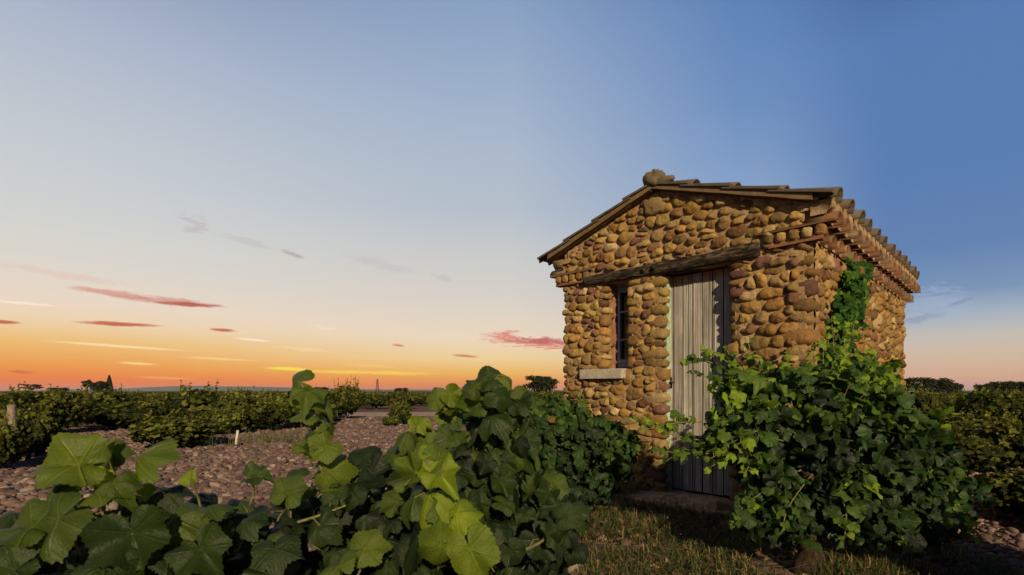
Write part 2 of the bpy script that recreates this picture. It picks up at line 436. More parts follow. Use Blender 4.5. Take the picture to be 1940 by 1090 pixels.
# far flat-topped ridge
V = []; Fc = []
prof = [(-9200, 0), (-8000, 22), (-7000, 34), (-6650, 50), (-6200, 66), (-5600, 68), (-5200, 62), (-4700, 60), (-4200, 48), (-3600, 34), (-2600, 22), (-1000, 16), (2000, 10), (6000, 14), (9500, 6)]
xs = np.linspace(-9200, 9500, 200); hs = np.interp(xs, [p[0] for p in prof], [p[1] for p in prof])
for i, (x, h) in enumerate(zip(xs, hs)):
    h += 3 * mnoise.noise(Vector((x * .002, 0, 0)))
    h *= 1.35; V += [(x, 9000, -5), (x, 9150, h * .7), (x, 9500, h), (x, 12500, h * .9), (x, 13500, -5)]
for i in range(199):
    for k in range(4): Fc.append((i * 5 + k, (i + 1) * 5 + k, (i + 1) * 5 + k + 1, i * 5 + k + 1))
m_ = MB(); m_.add(V, Fc); m_.build('hills', M_hill)['kind'] = 'structure'

# ------------------------------------------------------------------ stone packing
STONE_COLS = [(.27, .165, .06), (.31, .20, .07), (.22, .125, .05), (.16, .085, .04), (.15, .075, .06), (.38, .29, .15), (.24, .165, .075), (.32, .21, .085), (.18, .11, .05), (.27, .155, .052), (.24, .14, .045), (.29, .20, .08), (.25, .17, .06), (.30, .21, .10), (.20, .12, .05), (.23, .15, .07)]


def stone_col():
    c = np.array(random.choice(STONE_COLS)); return tuple(c * random.uniform(.68, 1.38) * np.array([1, random.uniform(.94, 1.04), random.uniform(.8, 1.0)]))


def clip(poly, px, py, nx, ny):
    out = []
    for i in range(len(poly)):
        a, c = poly[i], poly[(i + 1) % len(poly)]
        da = (a[0] - px) * nx + (a[1] - py) * ny; dc = (c[0] - px) * nx + (c[1] - py) * ny
        if da <= 0: out.append(a)
        if (da < 0 < dc) or (dc < 0 < da):
            t = da / (da - dc); out.append((a[0] + t * (c[0] - a[0]), a[1] + t * (c[1] - a[1])))
    return out


def pack(poly, h=(.06, .13), w=(.08, .23), seed=0):
    """Voronoi cells of a coursed scatter, clipped to a convex polygon"""
    rd = random.Random(seed); AN = 1.65
    x0, x1 = min(p[0] for p in poly), max(p[0] for p in poly); z0, z1 = min(p[1] for p in poly), max(p[1] for p in poly)
    pts = []; z = z0 - .05
    while z < z1 + .1:
        hh = rd.uniform(*h); x = x0 - rd.uniform(0, .2)
        while x < x1 + .1:
            ww = rd.uniform(*w) * (hh / .11) ** .5
            if rd.random() < .22:
                pts += [(x + ww * .4, z + hh * .27), (x + ww * .45 + rd.uniform(-.02, .02), z + hh * .8)]
                x += ww * .8
            else: pts.append((x + ww / 2 + rd.uniform(-.01, .01), z + hh / 2 + rd.uniform(-.026, .026))); x += ww
        z += hh
    pts = [p for p in pts if rd.random() > .15]
    # cells in a space squeezed along x
    cells = []
    A = np.array([(p[0] / AN, p[1]) for p in pts])
    ins = [(p[0] / AN, p[1]) for p in poly]
    area = sum(ins[i][0] * ins[(i + 1) % len(ins)][1] - ins[(i + 1) % len(ins)][0] * ins[i][1] for i in range(len(ins)))
    if area < 0: ins = ins[::-1]
    for i, p in enumerate(A):
        d = np.hypot(*(A - p).T); idx = np.argsort(d)[1:15]
        c = list(ins)
        for j in idx:
            mx, my = (A[j] + p) / 2; nx, ny = A[j] - p
            c = clip(c, mx, my, nx, ny)
            if len(c) < 3: break
        if len(c) >= 3:
            P = np.array([(a * AN, bb) for a, bb in c])
            if np.ptp(P[:, 0]) > .035 and np.ptp(P[:, 1]) > .03: cells.append(P)
    return cells


NA, RINGS = 22, [(1.0, -.02), (.995, .18), (.95, .5), (.86, .74), (.68, .92), (.38, 1.0)]


def dome_stone(mb, P, frame, mi=1, gap=.0035, bulge=None, col=None, depth0=-.014):
    """a rounded cobble filling the 2D cell P; frame maps (u, z, outward) to 3D"""
    c = P.mean(0)
    for _ in range(2):
        th = np.linspace(0, 2 * np.pi, NA, endpoint=False); r = np.full(NA, 9.0)
        for i in range(len(P)):
            a, e = P[i] - c, P[(i + 1) % len(P)] - P[i]
            den = np.cos(th) * e[1] - np.sin(th) * e[0]
            with np.errstate(all='ignore'):
                t = (a[0] * e[1] - a[1] * e[0]) / den
            r = np.where((t > 0) & (np.abs(den) > 1e-9), np.minimum(r, t), r)
        c = c + np.array([(r * np.cos(th)).mean(), (r * np.sin(th)).mean()]) * .5
    sx, sz = np.ptp(P[:, 0]) / 2, np.ptp(P[:, 1]) / 2
    n_ = random.uniform(2.1, 3.6)
    se = 1 / ((np.abs(np.cos(th)) / sx) ** n_ + (np.abs(np.sin(th)) / sz) ** n_) ** (1 / n_)
    k = random.uniform(.1, .5)
    rr = r * (1 - k) + np.minimum(se, r * 1.15) * k
    for _ in range(3): rr = (np.roll(rr, 1) + 2 * rr + np.roll(rr, -1)) / 4
    rr = np.minimum(rr, r * 1.06) - gap
    rr = np.maximum(rr, .012)
    H = bulge or min(min(sx, sz), .05) * random.uniform(.65, 1.15) + .014
    tx, tz = random.uniform(-.25, .25), random.uniform(-.3, .2)
    V = []; sd_ = Vector((random.uniform(0, 50), random.uniform(0, 50), 0))
    for f, h in RINGS:
        for i in range(NA):
            x, z = rr[i] * f * np.cos(th[i]), rr[i] * f * np.sin(th[i])
            nz = mnoise.noise(Vector((x * 14, z * 14, h)) + sd_) + .45 * mnoise.noise(Vector((x * 38, z * 38, h * 2)) + sd_)
            o = depth0 + H * h * (1 + .38 * nz) + (tx * x + tz * z) * max(0, h)
            V.append(frame(c[0] + x * (1 + .05 * nz), c[1] + z * (1 + .05 * nz), o))
    V.append(frame(c[0], c[1], depth0 + H * 1.02 * (1 + .28 * mnoise.noise(sd_))))
    Fc = []
    for j in range(len(RINGS) - 1):
        for i in range(NA):
            i2 = (i + 1) % NA; Fc.append((j * NA + i, j * NA + i2, (j + 1) * NA + i2, (j + 1) * NA + i))
    t_ = len(RINGS) * NA
    for i in range(NA): Fc.append(((len(RINGS) - 1) * NA + i, (len(RINGS) - 1) * NA + (i + 1) % NA, t_))
    mb.add(V, Fc, mi, col or stone_col())


def super_stone(mb, c, r, mi=1, rot=0.0, n_=None, col=None, nu=20, nv=12, amp=.13):
    """free-standing rounded stone (superellipsoid with lumps)"""
    n_ = n_ or random.uniform(2.4, 4.6); V = []; Fc = []; sd_ = Vector((random.uniform(0, 99), 3, random.uniform(0, 99)))
    Mr = Matrix.Rotation(rot, 3, 'Z') @ Matrix.Rotation(random.uniform(-.12, .12), 3, 'X') @ Matrix.Rotation(random.uniform(-.1, .1), 3, 'Y')
    for j in range(nv + 1):
        ph = -math.pi / 2 + math.pi * j / nv
        for i in range(nu):
            t = 2 * math.pi * i / nu; d = Vector((math.cos(ph) * math.cos(t), math.cos(ph) * math.sin(t), math.sin(ph)))
            s_ = 1 / (abs(d.x) ** n_ + abs(d.y) ** n_ + abs(d.z) ** n_) ** (1 / n_)
            s_ *= 1 + amp * mnoise.noise(d * 1.6 + sd_) + amp * .4 * mnoise.noise(d * 4.5 + sd_)
            V.append(Vector(c) + Mr @ Vector((d.x * s_ * r[0], d.y * s_ * r[1], d.z * s_ * r[2])))
    for j in range(nv):
        for i in range(nu):
            i2 = (i + 1) % nu; Fc.append((j * nu + i, j * nu + i2, (j + 1) * nu + i2, (j + 1) * nu + i))
    mb.add(V, Fc, mi, col or stone_col())


# ------------------------------------------------------------------ the stone hut
hut = empty('stone_hut', HUT, HR, 'small cobblestone hut with canal tile roof, weathered plank door and one narrow window', 'hut')
WX, DY = -2.61, 4.19
EZ = 2.60; AX, AZ = -1.41, 3.09; SL = (AZ - 2.615) / 1.41
DX0, DX1 = -1.335, -.665; WX0, WX1, WZ0, WZ1 = -2.03, -1.735, 1.30, 2.25
LZ0, LZ1 = 2.235, 2.36


def roofz(x): return AZ - abs(x - AX) * SL


front = MB(); fr = lambda u, z, o: (u, -o, z)
TH = .32


def core(mb, poly, mi=0, th=TH, y0=0.0):
    """mortar core: convex (x, z) polygon from y0 to th deep"""
    n = len(poly); V = [(x, y0, z) for x, z in poly] + [(x, th, z) for x, z in poly]
    Fc = [tuple(range(n)), tuple(range(2 * n - 1, n - 1, -1))] + [(i, n + i, n + (i + 1) % n, (i + 1) % n) for i in range(n)]
    mb.add(V, Fc, mi, smooth=False)


def mortar_sheet(mb, x0, x1, z0, z1, inside, frame, st=.021):
    nx, nz = int((x1 - x0) / st), int((z1 - z0) / st); V = []; Fc = []
    for j in range(nz + 1):
        for i in range(nx + 1):
            x, z = x0 + (x1 - x0) * i / nx, z0 + (z1 - z0) * j / nz; p = Vector((x * 17, z * 17, 2))
            V.append(frame(x, z, .012 + .013 * mnoise.noise(p) + .007 * mnoise.noise(p * 3.1)))
    for j in range(nz):
        for i in range(nx):
            xc, zc = x0 + (x1 - x0) * (i + .5) / nx, z0 + (z1 - z0) * (j + .5) / nz
            if inside(xc, zc): a = j * (nx + 1) + i; Fc.append((a, a + 1, a + nx + 2, a + nx + 1))
    mb.add(V, Fc, 0)


Q = .13; CI = .045; WXi, WX0i, WX1i, DX0i, DX1i = WX + CI, WX0 - .03, WX1 + .03, DX0 - .03, DX1 + .03
regions = [
    ([(WXi, -.1), (WX0, -.1), (WX0, WZ0), (WXi, WZ0)], [(WX + .07, 0), (DX0 - .08, 0), (DX0 - .08, 1.2), (WX + .07, 1.2)]),
    ([(WX0, -.1), (DX0i, -.1), (DX0i, WZ0), (WX0, WZ0)], None),
    ([(WXi, WZ0), (WX0i, WZ0), (WX0i, LZ0), (WXi, LZ0)], [(WX + .07, 1.2), (WX0 - .07, 1.2), (WX0 - .07, LZ0), (WX + .07, LZ0)]),
    ([(WX1i, WZ0), (DX0i, WZ0), (DX0i, LZ0), (WX1i, LZ0)], [(WX1 + .06, 1.2), (DX0 - .08, 1.2), (DX0 - .08, LZ0), (WX1 + .06, LZ0)]),
    ([(DX1i, -.1), (-CI, -.1), (-CI, LZ0), (DX1i, LZ0)], [(DX1 + .08, 0), (-.09, 0), (-.09, LZ0), (DX1 + .08, LZ0)]),
    ([(WX, LZ0), (0, LZ0), (0, roofz(0)), (AX, AZ), (WX, roofz(WX))], None)]
mortar_sheet(front, WX + .05, -.05, 0, AZ, lambda x, z: z < roofz(x) - .01 and not (DX0 - .04 < x < DX1 + .04 and z < LZ0 + .02) and not (WX0 - .04 < x < WX1 + .04 and WZ0 - .02 < z < LZ0 + .02), fr)
for i, (cp, sp_) in enumerate(regions):
    core(front, cp)
    if sp_:
        for P in pack(sp_, seed=11 + i): dome_stone(front, P, fr)
# above the beam, and the slivers left and right of it
for P in pack([(WX + .05, LZ1), (-.05, LZ1), (-.05, roofz(-.05) - .02), (AX, AZ - .02), (WX + .05, roofz(WX) - .02)], h=(.075, .12), w=(.09, .2), seed=31): dome_stone(front, P, fr)
for P in pack([(WX + .02, LZ0), (-2.37, LZ0), (-2.37, LZ1), (WX + .02, LZ1)], seed=32): dome_stone(front, P, fr)
for P in pack([(-.40, LZ0), (-.03, LZ0), (-.03, LZ1), (-.40, LZ1)], seed=33): dome_stone(front, P, fr)
for P in pack([(WX0 - Q, 1.2), (WX1 + Q * .8, 1.2), (WX1 + Q * .8, 1.22), (WX0 - Q, 1.22)], seed=3): pass


def quoins(mb, x, y, z0, z1, sx, sy, seed, small=1.0, d=(.1, .17), hr=(.06, .145)):
    """stacked corner stones at the vertical edge (x, y); sx, sy point into the masonry"""
    rd = random.Random(seed); z = z0; k = 0
    while z < z1 - .03:
        h = min(rd.uniform(*hr), z1 - z)
        if h < .05: break
        lx = (rd.uniform(.08, .14) if rd.random() < .5 else rd.uniform(.05, .085)) * small; ly = rd.uniform(*d) * .5
        super_stone(mb, (x + sx * (lx - rd.uniform(.012, .034)), y + sy * (ly - rd.uniform(.015, .045)), z + h / 2), (lx, ly, h / 2 * .98))
        z += h * .985; k += 1


quoins(front, WX, 0, 0, 2.3, 1, 1, 1)
quoins(front, 0, 0, 0, 2.32, -1, 1, 2, 1.5, (.24, .42), (.085, .17))
quoins(front, DX0, 0, 0, LZ0, -1, 1, 3, 1.1)
quoins(front, DX1, 0, .05, LZ0, 1, 1, 4, 1.15)
quoins(front, WX0, 0, WZ0, LZ0, -1, 1, 5, .95)
quoins(front, WX1, 0, WZ0, LZ0, 1, 1, 6, .75)
# big apex stone and gable edge stones
super_stone(front, (AX - .02, -.01, AZ - .16), (.11, .05, .085), col=(.24, .17, .08), amp=.3)
front.build('wall', [M_mortar, M_stone], hut)
# right side wall
side_ = MB(); fs = lambda u, z, o: (o, u, z)
core2 = [(.045, -.1), (DY - .045, -.1), (DY - .045, EZ), (.045, EZ)]
V = [(-.004, a, c) for a, c in core2] + [(-TH, a, c) for a, c in core2]
side_.add(V, [(0, 1, 2, 3), (7, 6, 5, 4)] + [(i, 4 + i, 4 + (i + 1) % 4, (i + 1) % 4)[::-1] for i in range(4)], 0, smooth=False)
mortar_sheet(side_, .05, DY - .05, 0, 2.3, lambda x, z: True, fs)
for P in pack([(.12, 0), (DY - .1, 0), (DY - .1, 2.3), (.12, 2.3)], h=(.08, .13), w=(.1, .22), seed=41): dome_stone(side_, P, fs)
quoins(side_, 0, DY, 0, 2.3, -1, -1, 7, 1.2, (.2, .3))
side_.build('wall', [M_mortar, M_stone], hut)
# left and back walls
lw = MB(); lw.box((WX, .045, -.1), (WX + TH, DY, EZ - .01), 0)
fl = lambda u, z, o: (WX - o, u, z)
for P in pack([(.12, 0), (DY - .02, 0), (DY - .02, 2.42), (.12, 2.42)], h=(.1, .15), w=(.14, .26), seed=42): dome_stone(lw, P, fl)
lw.build('wall', [M_mortar, M_stone], hut)
bw = MB(); n0 = len(bw.v)
bp = [(WX + TH, -.1), (-TH, -.1), (-TH, roofz(-TH) - .02), (AX, AZ - .02), (WX + TH, roofz(WX + TH) - .02)]
V = [(x, DY - .3, z) for x, z in bp] + [(x, DY, z) for x, z in bp]
bw.add(V, [(0, 1, 2, 3, 4), (9, 8, 7, 6, 5)] + [(i, 5 + i, 5 + (i + 1) % 5, (i + 1) % 5) for i in range(5)], 0, smooth=False)
bw.build('wall', [M_mortar, M_stone], hut)

# lintel beam: one long old timber over window and door
lm = MB(); V = []; Fc = []; N = 70; ring = [(-.05, 0), (-.05, .5), (-.05, 1), (0.02, 1.04), (.2, 1.04), (.2, .5), (.2, 0), (.08, -.02)]
ringd = []
for i in range(N + 1):
    t = i / N; x = -2.36 + 1.96 * t
    zb = LZ0 + .015 * mnoise.noise(Vector((x * 2.1, 0, 0))) + .012 - (.012 * t); zt = LZ1 - .02 + .02 * t + .014 * mnoise.noise(Vector((x * 2.7, 5, 0)))
    for (y, s_) in ring:
        nz = mnoise.noise(Vector((x * 7, y * 12, s_ * 3))) + .5 * mnoise.noise(Vector((x * 3, y * 20, s_ * 8)))
        e = 1 - .18 * (i in (0, N)) 
        V.append((x, y - .014 * nz, zb + (zt - zb) * (.5 + (s_ - .5) * e) + .006 * nz))
m8 = len(ring)
for i in range(N):
    for k in range(m8): Fc.append((i * m8 + k, (i + 1) * m8 + k, (i + 1) * m8 + (k + 1) % m8, i * m8 + (k + 1) % m8))
Fc += [tuple(range(m8)), tuple(N * m8 + k for k in range(m8))[::-1]]
lm.add(V, Fc, 0, (.5, .5, .5))
for kx, kz in ((-1.53, 2.30), (-1.42, 2.302), (-2.27, 2.29)):     # knots
    for rr_ in (.03, .018): lm.tube([(kx, -.058, kz), (kx, -.066 - (.03 - rr_) * .3, kz)], [rr_, rr_ * .9], 14, 0, (.3, .3, .3))
lm.build('lintel', M_beam, hut)

# door: planks with moulded joints, recessed
dm = MB(); x = -1.40; DYR = .125; wds = [.1, .105, .1, .105, .1, .105, .145]
for i, w_ in enumerate(wds):
    tn = random.uniform(.36, .6); tcx = (tn, tn * random.uniform(.95, 1.02), tn * random.uniform(.9, 1.0))
    y0 = DYR + random.uniform(-.003, .003)
    dm.box((x + .006, y0, .075 + random.uniform(-.004, .004)), (x + w_ - .006, y0 + .03, 2.215), 0, tcx)
    dm.box((x + w_ - .0055, y0 + .018, .08), (x + w_ + .0055, y0 + .024, 2.21), 0, (.12, .11, .1))
    for gx in ((.02,) if i % 2 else (w_ - .03,)):                                   # raised beads of the tongue joints
        dm.box((x + gx, y0 - .006, .078), (x + gx + .006, y0 - .0005, 2.212), 0, (tn * .9,) * 3)
    x += w_
door = dm.build('door', M_door, hut)
lt = MB(); lt.tube([(-1.315, DYR - .012, 1.2), (-1.315, DYR - .012, 1.09)], .012, 8); lt.tube([(-1.34, DYR - .035, 1.145), (-1.27, DYR - .035, 1.145)], .01, 8)
lt.tube([(-1.315, DYR + .0, 1.145), (-1.315, DYR - .04, 1.145)], .012, 8); lt.build('latch', M_iron, door)
kn = MB(); kn.tube([(-1.352, .02, 1.70), (-1.352, -.005, 1.70)], [.018, .022], 12); kn.build('bolt', M_iron, hut)
dj = MB(); dj.box((DX0 - .085, .055, .03), (DX0 - .003, .10, 2.22)); dj.box((DX0 - .003, .05, .03), (DX0 + .012, .14, 2.22)); dj.build('door_frame', M_green_jamb, hut)
db = MB(); db.box((-1.42, .19, 0), (-.6, .22, 2.235), 0); db.build('door_backing', M_beam, door)
th_ = MB(); th_.box((-1.37, .02, -.05), (-.66, .17, .035), 0); th_.build('threshold', M_dirt, hut)
# window
wm = MB(); wy = .2
wm.box((WX0 - .1, wy, WZ0 + .03), (WX0 - .0, wy + .04, LZ0 - .01)); 
fx0, fx1 = WX0 - .02, WX1 + .12
wm = MB()
for a, c in (((fx0, wy, WZ0 + .02), (fx0 + .045, wy + .045, LZ0)), ((fx1 - .045, wy, WZ0 + .02), (fx1, wy + .045, LZ0)),
             ((fx0 + .045, wy, LZ0 - .05), (fx1 - .045, wy + .045, LZ0)), ((fx0 + .045, wy, WZ0 + .02), (fx1 - .045, wy + .045, WZ0 + .07))): wm.box(a, c)
xm = (fx0 + fx1) / 2
win = wm.build('window', M_frame, hut)
sash = MB()
for x0_ in (fx0 + .047, xm + .004):
    x1_ = x0_ + (xm - .004) - (fx0 + .047)
    for a, c in (((x0_, wy - .012, WZ0 + .072), (x0_ + .028, wy + .03, LZ0 - .052)), ((x1_ - .028, wy - .012, WZ0 + .072), (x1_, wy + .03, LZ0 - .052)),
                 ((x0_ + .028, wy - .012, LZ0 - .08), (x1_ - .028, wy + .03, LZ0 - .052)), ((x0_ + .028, wy - .012, WZ0 + .072), (x1_ - .028, wy + .03, WZ0 + .11)),
                 ((x0_ + .028, wy - .006, 1.62), (x1_ - .028, wy + .026, 1.64)), ((x0_ + .028, wy - .006, 1.93), (x1_ - .028, wy + .026, 1.95))): sash.box(a, c)
sash.build('sash', M_frame, win)
pn = MB(); pn.box((fx0 + .02, wy + .034, WZ0 + .04), (fx1 - .02, wy + .04, LZ0 - .02)); pn.build('pane', M_glass, win)
rv = MB(); rv.box((WX0 - .003, .05, WZ0), (WX0 + .012, wy, LZ0)); rv.box((WX0 - .03, wy + .002, WZ0), (WX0 + .0, TH, LZ0)); rv.build('window_reveal', M_reveal, hut)
for z_ in (1.55, 1.86, 2.1):
    hk = MB(); hk.tube([(WX0 + .01, .08, z_), (WX0 + .05, .075, z_), (WX0 + .055, .075, z_ + .03)], .007, 6); hk.build('shutter_hook', M_iron, hut)
sl = MB(); sl.box((-2.33, -.085, 1.195), (-1.775, .16, 1.30), 0, jit=.004)
o_ = sl.build('window_sill', M_sill, hut); bv = o_.modifiers.new('b', 'BEVEL'); bv.width = .006; bv.segments = 2

# ---- cornice of half-round tiles (genoise) on the two long sides, and its returns on the gable
TCOL = [(.24, .12, .065), (.20, .10, .055), (.27, .155, .09), (.16, .10, .065), (.22, .15, .095)]


def tcol(k=1.0):
    c = np.array(random.choice(TCOL)) * random.uniform(.75, 1.15) * k; return tuple(c)


def tile(mb, A, B, r0, r1, up, th=.014, seg=9, col=None, mi=0, flat=1.0, fill=None, fillmi=1):
    """half-pipe tile from A (radius r0) to B (r1), bulging towards up"""
    A, B = Vector(A), Vector(B); d = (B - A).normalized(); s_ = d.cross(Vector(up)).normalized(); u_ = s_.cross(d).normalized()
    V = []; Fc = []; a0 = -.12; jit = random.uniform(-.03, .03)
    for P, r in ((A, r0), (B, r1)):
        for rr_ in (r, r - th):
            for k in range(seg + 1):
                t = a0 + (math.pi - 2 * a0) * k / seg
                w = 1 + .03 * mnoise.noise(P * 5 + Vector((k, 0, 0)))
                V.append(P + (s_ * math.cos(t) + u_ * math.sin(t) * flat) * rr_ * w + u_ * jit * .2)
    n = seg + 1
    for k in range(seg):
        Fc += [(k, k + 1, 2 * n + k + 1, 2 * n + k), (n + k + 1, n + k, 3 * n + k, 3 * n + k + 1), (k, n + k, n + k + 1, k + 1), (2 * n + k + 1, 3 * n + k + 1, 3 * n + k, 2 * n + k)]
    Fc += [(0, 2 * n, 3 * n, n), (seg, n + seg, 3 * n + seg, 2 * n + seg)]
    mb.add(V, Fc, mi, col or tcol())
    if fill is not None:                                            # mortar plug set back inside the mouth
        rr_ = r0 - th * .5; P = A + d * fill; V = []
        for k in range(seg + 1):
            t = a0 + (math.pi - 2 * a0) * k / seg
            V.append(P + (s_ * math.cos(t) + u_ * math.sin(t) * flat) * rr_)
        mb.add(V, [tuple(range(seg + 1))], fillmi, smooth=False)


def cornice(sgn, xw):
    cm = MB(); X = lambda o: xw + sgn * o
    def bx(o0, o1, y0, y1, z0, z1, mi=1): cm.box((min(X(o0), X(o1)), y0, z0), (max(X(o0), X(o1)), y1, z1), mi)
    bx(-.1, .0, .0, DY + .02, 2.30, 2.545); bx(.0, .055, .0, DY + .02, 2.395, 2.545)
    bx(-.1, .10, -.03, DY + .02, 2.545, 2.60)
    sp = .2325
    for row, (z0, o) in enumerate(((2.302, .10), (2.425, .19))):
        for i in range(19):
            y = (.05 if row == 0 else -.01) + i * sp + (.0 if row == 0 else .06)
            if y > DY + .05: break
            tile(cm, (X(o + random.uniform(-.008, .008)), y, z0 + random.uniform(-.004, .004)), (X(-.05), y, z0 + .004), .092, .086, (0, 0, 1), .016, 9, tcol(.85), 0, .86, .07)
    # wavy mortar bed between cornice and roof tiles
    n = 160; V = []; Fc = []
    for i in range(n + 1):
        y = -.04 + (DY + .1) * i / n; wv = .5 + .5 * math.cos(2 * math.pi * (y - .06) / sp)
        zb = 2.485 + .055 * wv + .008 * mnoise.noise(Vector((y * 9, 1, 0)))
        for (o, z) in ((.0, zb), (.12 + .01 * mnoise.noise(Vector((y * 12, 0, 0))), zb), (.15, 2.555), (.15, 2.602), (.0, 2.602)): V.append((X(o), y, z))
    for i in range(n):
        for k in range(4): Fc.append((i * 5 + k, (i + 1) * 5 + k, (i + 1) * 5 + k + 1, i * 5 + k + 1) if sgn < 0 else (i * 5 + k + 1, (i + 1) * 5 + k + 1, (i + 1) * 5 + k, i * 5 + k))
    Fc += [tuple(range(5)), tuple(n * 5 + k for k in range(5))[::-1]]
    cm.add(V, Fc, 1)
    # returns on the gable: tile edges bedding small stones
    x_in = .42
    for z_, oo in ((2.30, .10), (2.425, .19)):
        a, c = sorted((X(-x_in + (.1 if z_ < 2.35 else 0)), X(oo - .01)))
        cm.box((a, -.055, z_ - .012), (c, .02, z_ + .008), 0, tcol(.9), jit=.003)
    for k in range(5):
        super_stone(cm, (X(-.33 + k * .1), -.01, 2.368), (.042, .045, .045), 2)
    return cm.build('cornice', [M_tile, M_mortar, M_stone], hut)


cornice(1, 0.0); cornice(-1, WX)

# ---- roof
rm = MB()
TH_R = .03
for sgn in (1, -1):                                                # deck slab
    ext = 1.47 if sgn > 0 else 1.42
    xe = AX + sgn * ext
    za, ze = AZ + .004, AZ + .004 - ext * SL
    y0, y1 = -.06, DY + .06
    V = [(AX, y0, za), (xe, y0, ze), (xe, y1, ze), (AX, y1, za), (AX, y0, za + TH_R), (xe, y0, ze + TH_R), (xe, y1, ze + TH_R), (AX, y1, za + TH_R)]
    rm.add(V, [(0, 1, 2, 3), (7, 6, 5, 4), (0, 4, 5, 1), (1, 5, 6, 2), (2, 6, 7, 3)], 1, smooth=False)
roof = rm.build('roof', [M_tile, M_mortar], hut)
# verge: flat mortar-brown fascia strip along both gable slopes
for ya, yb in ((-.105, -.062), (DY + .062, DY + .10)):
    vb = MB()
    for sgn in (1, -1):
        n = 26; V = []; Fc = []
        for i in range(n + 1):
            t = i / n; ve = 1.44 if sgn > 0 else 1.38; x_ = AX + sgn * ve * t; z_ = AZ - .004 - ve * t * SL + .006 * mnoise.noise(Vector((x_ * 5, ya, 0)))
            hgt = .068 + .006 * mnoise.noise(Vector((x_ * 4, 3, 0)))
            V += [(x_, ya, z_), (x_, ya, z_ + hgt), (x_, yb, z_ + hgt), (x_, yb, z_)]
        for i in range(n):
            for k in range(4): Fc.append((i * 4 + k, (i + 1) * 4 + k, (i + 1) * 4 + (k + 1) % 4, i * 4 + (k + 1) % 4))
        Fc += [(0, 1, 2, 3), tuple(n * 4 + k for k in (3, 2, 1, 0))]
        vb.add(V, Fc, 0, (.17, .115, .065), smooth=False)
    vb.build('verge_board', M_tile, hut)
tm = MB()
SPC = .368
for sgn in (1, -1):
    d = Vector((sgn, 0, -SL)).normalized(); up = Vector((sgn * SL, 0, 1)).normalized()
    org = Vector((AX, 0, AZ - .012)); cut = .05 if sgn > 0 else .12
    for i in range(12):
        y = .02 + i * SPC
        for k in range(4):
            s1 = 1.72 - cut - k * .42 + random.uniform(-.012, .012); s0 = s1 - .5
            if k == 3: s0 = max(s0, -.02)
            jy = random.uniform(-.012, .012)
            A = org + d * s1 + up * (.05 + random.uniform(-.006, .008)) + Vector((0, y + jy, 0)); B = org + d * s0 + up * (.02) + Vector((0, y, 0))
            tile(tm, A, B, .094, .078, up, .015, 9, (lambda c: tuple(.3 * np.array(c) + .7 * np.array((.10, .088, .07))))(tcol(.6)), 0, .95, .05 if k == 0 else None)
        if i < 11:                                                 # channel between covers
            for k in range(4):
                s1 = 1.66 - cut - k * .42; s0 = max(s1 - .46, -.02)
                A = org + d * s1 + up * .085 + Vector((0, y + SPC / 2, 0)); B = org + d * s0 + up * .095 + Vector((0, y + SPC / 2, 0))
                tile(tm, A, B, .125, .125, -up, .016, 7, tcol(.7), 0, .55)
    # thin verge tiles showing their edge beyond the fascia
    for k in range(4):
        s1 = 1.70 - cut - k * .42; s0 = s1 - .5
        A = org + d * s1 + up * .07; B = org + d * max(s0, 0) + up * .045
        V = [A + Vector((0, -.13, 0)), A + Vector((0, .02, 0)), B + Vector((0, .02, 0)), B + Vector((0, -.12, 0))]
        V = V + [v + up * .022 for v in V]
        tm.add(V, [(3, 2, 1, 0), (4, 5, 6, 7), (0, 1, 5, 4), (1, 2, 6, 5), (2, 3, 7, 6), (3, 0, 4, 7)], 0, (.1, .085, .07), smooth=False)
tm.build('roof_tiles', [M_tile, M_mortar], roof)
rt = MB()
for i in range(11):
    y = -.08 + i * .40
    tile(rt, (AX, y, AZ + .062), (AX, y + .46, AZ + .045), .10, .085, (0, 0, 1), .018, 11, (.12, .10, .08), 0, .9, .03 if i == 0 else None)
rt.build('ridge_tiles', [M_tile, M_mortar], roof)
fb = MB(); super_stone(fb, (AX - .01, -.05, AZ + .085), (.105, .085, .10), 0, n_=2.3, col=(.13, .10, .065), amp=.5); super_stone(fb, (AX + .10, -.05, AZ + .055), (.12, .06, .045), 0, n_=2.2, col=(.13, .10, .065))
fb.build('ridge_end', M_tile, roof)
# fallen brick and a plank by the door
bk = MB(); bk.box((-.13, -.045, 0), (.13, .045, .07), 0, (.3, .19, .11), jit=.005)
o_ = bk.build('clay_brick', M_tile); o_.location = (1.93, 4.56, .0); o_.rotation_euler = (.12, .05, R(-40)); o_.location.z = .012
tag(o_, 'clay brick lying at the right foot of the plank door', 'brick')
# ------------------------------------------------------------------ leaves
LOB = [(0, 1.0), (8, .95), (18, .84), (28, .78), (38, .83), (50, .92), (60, .90), (72, .82), (82, .76), (96, .79), (112, .82), (130, .78), (148, .72), (162, .62), (171, .40), (177, .14), (180, .05)]
VEINS = [0, 54, -54, 116, -116]


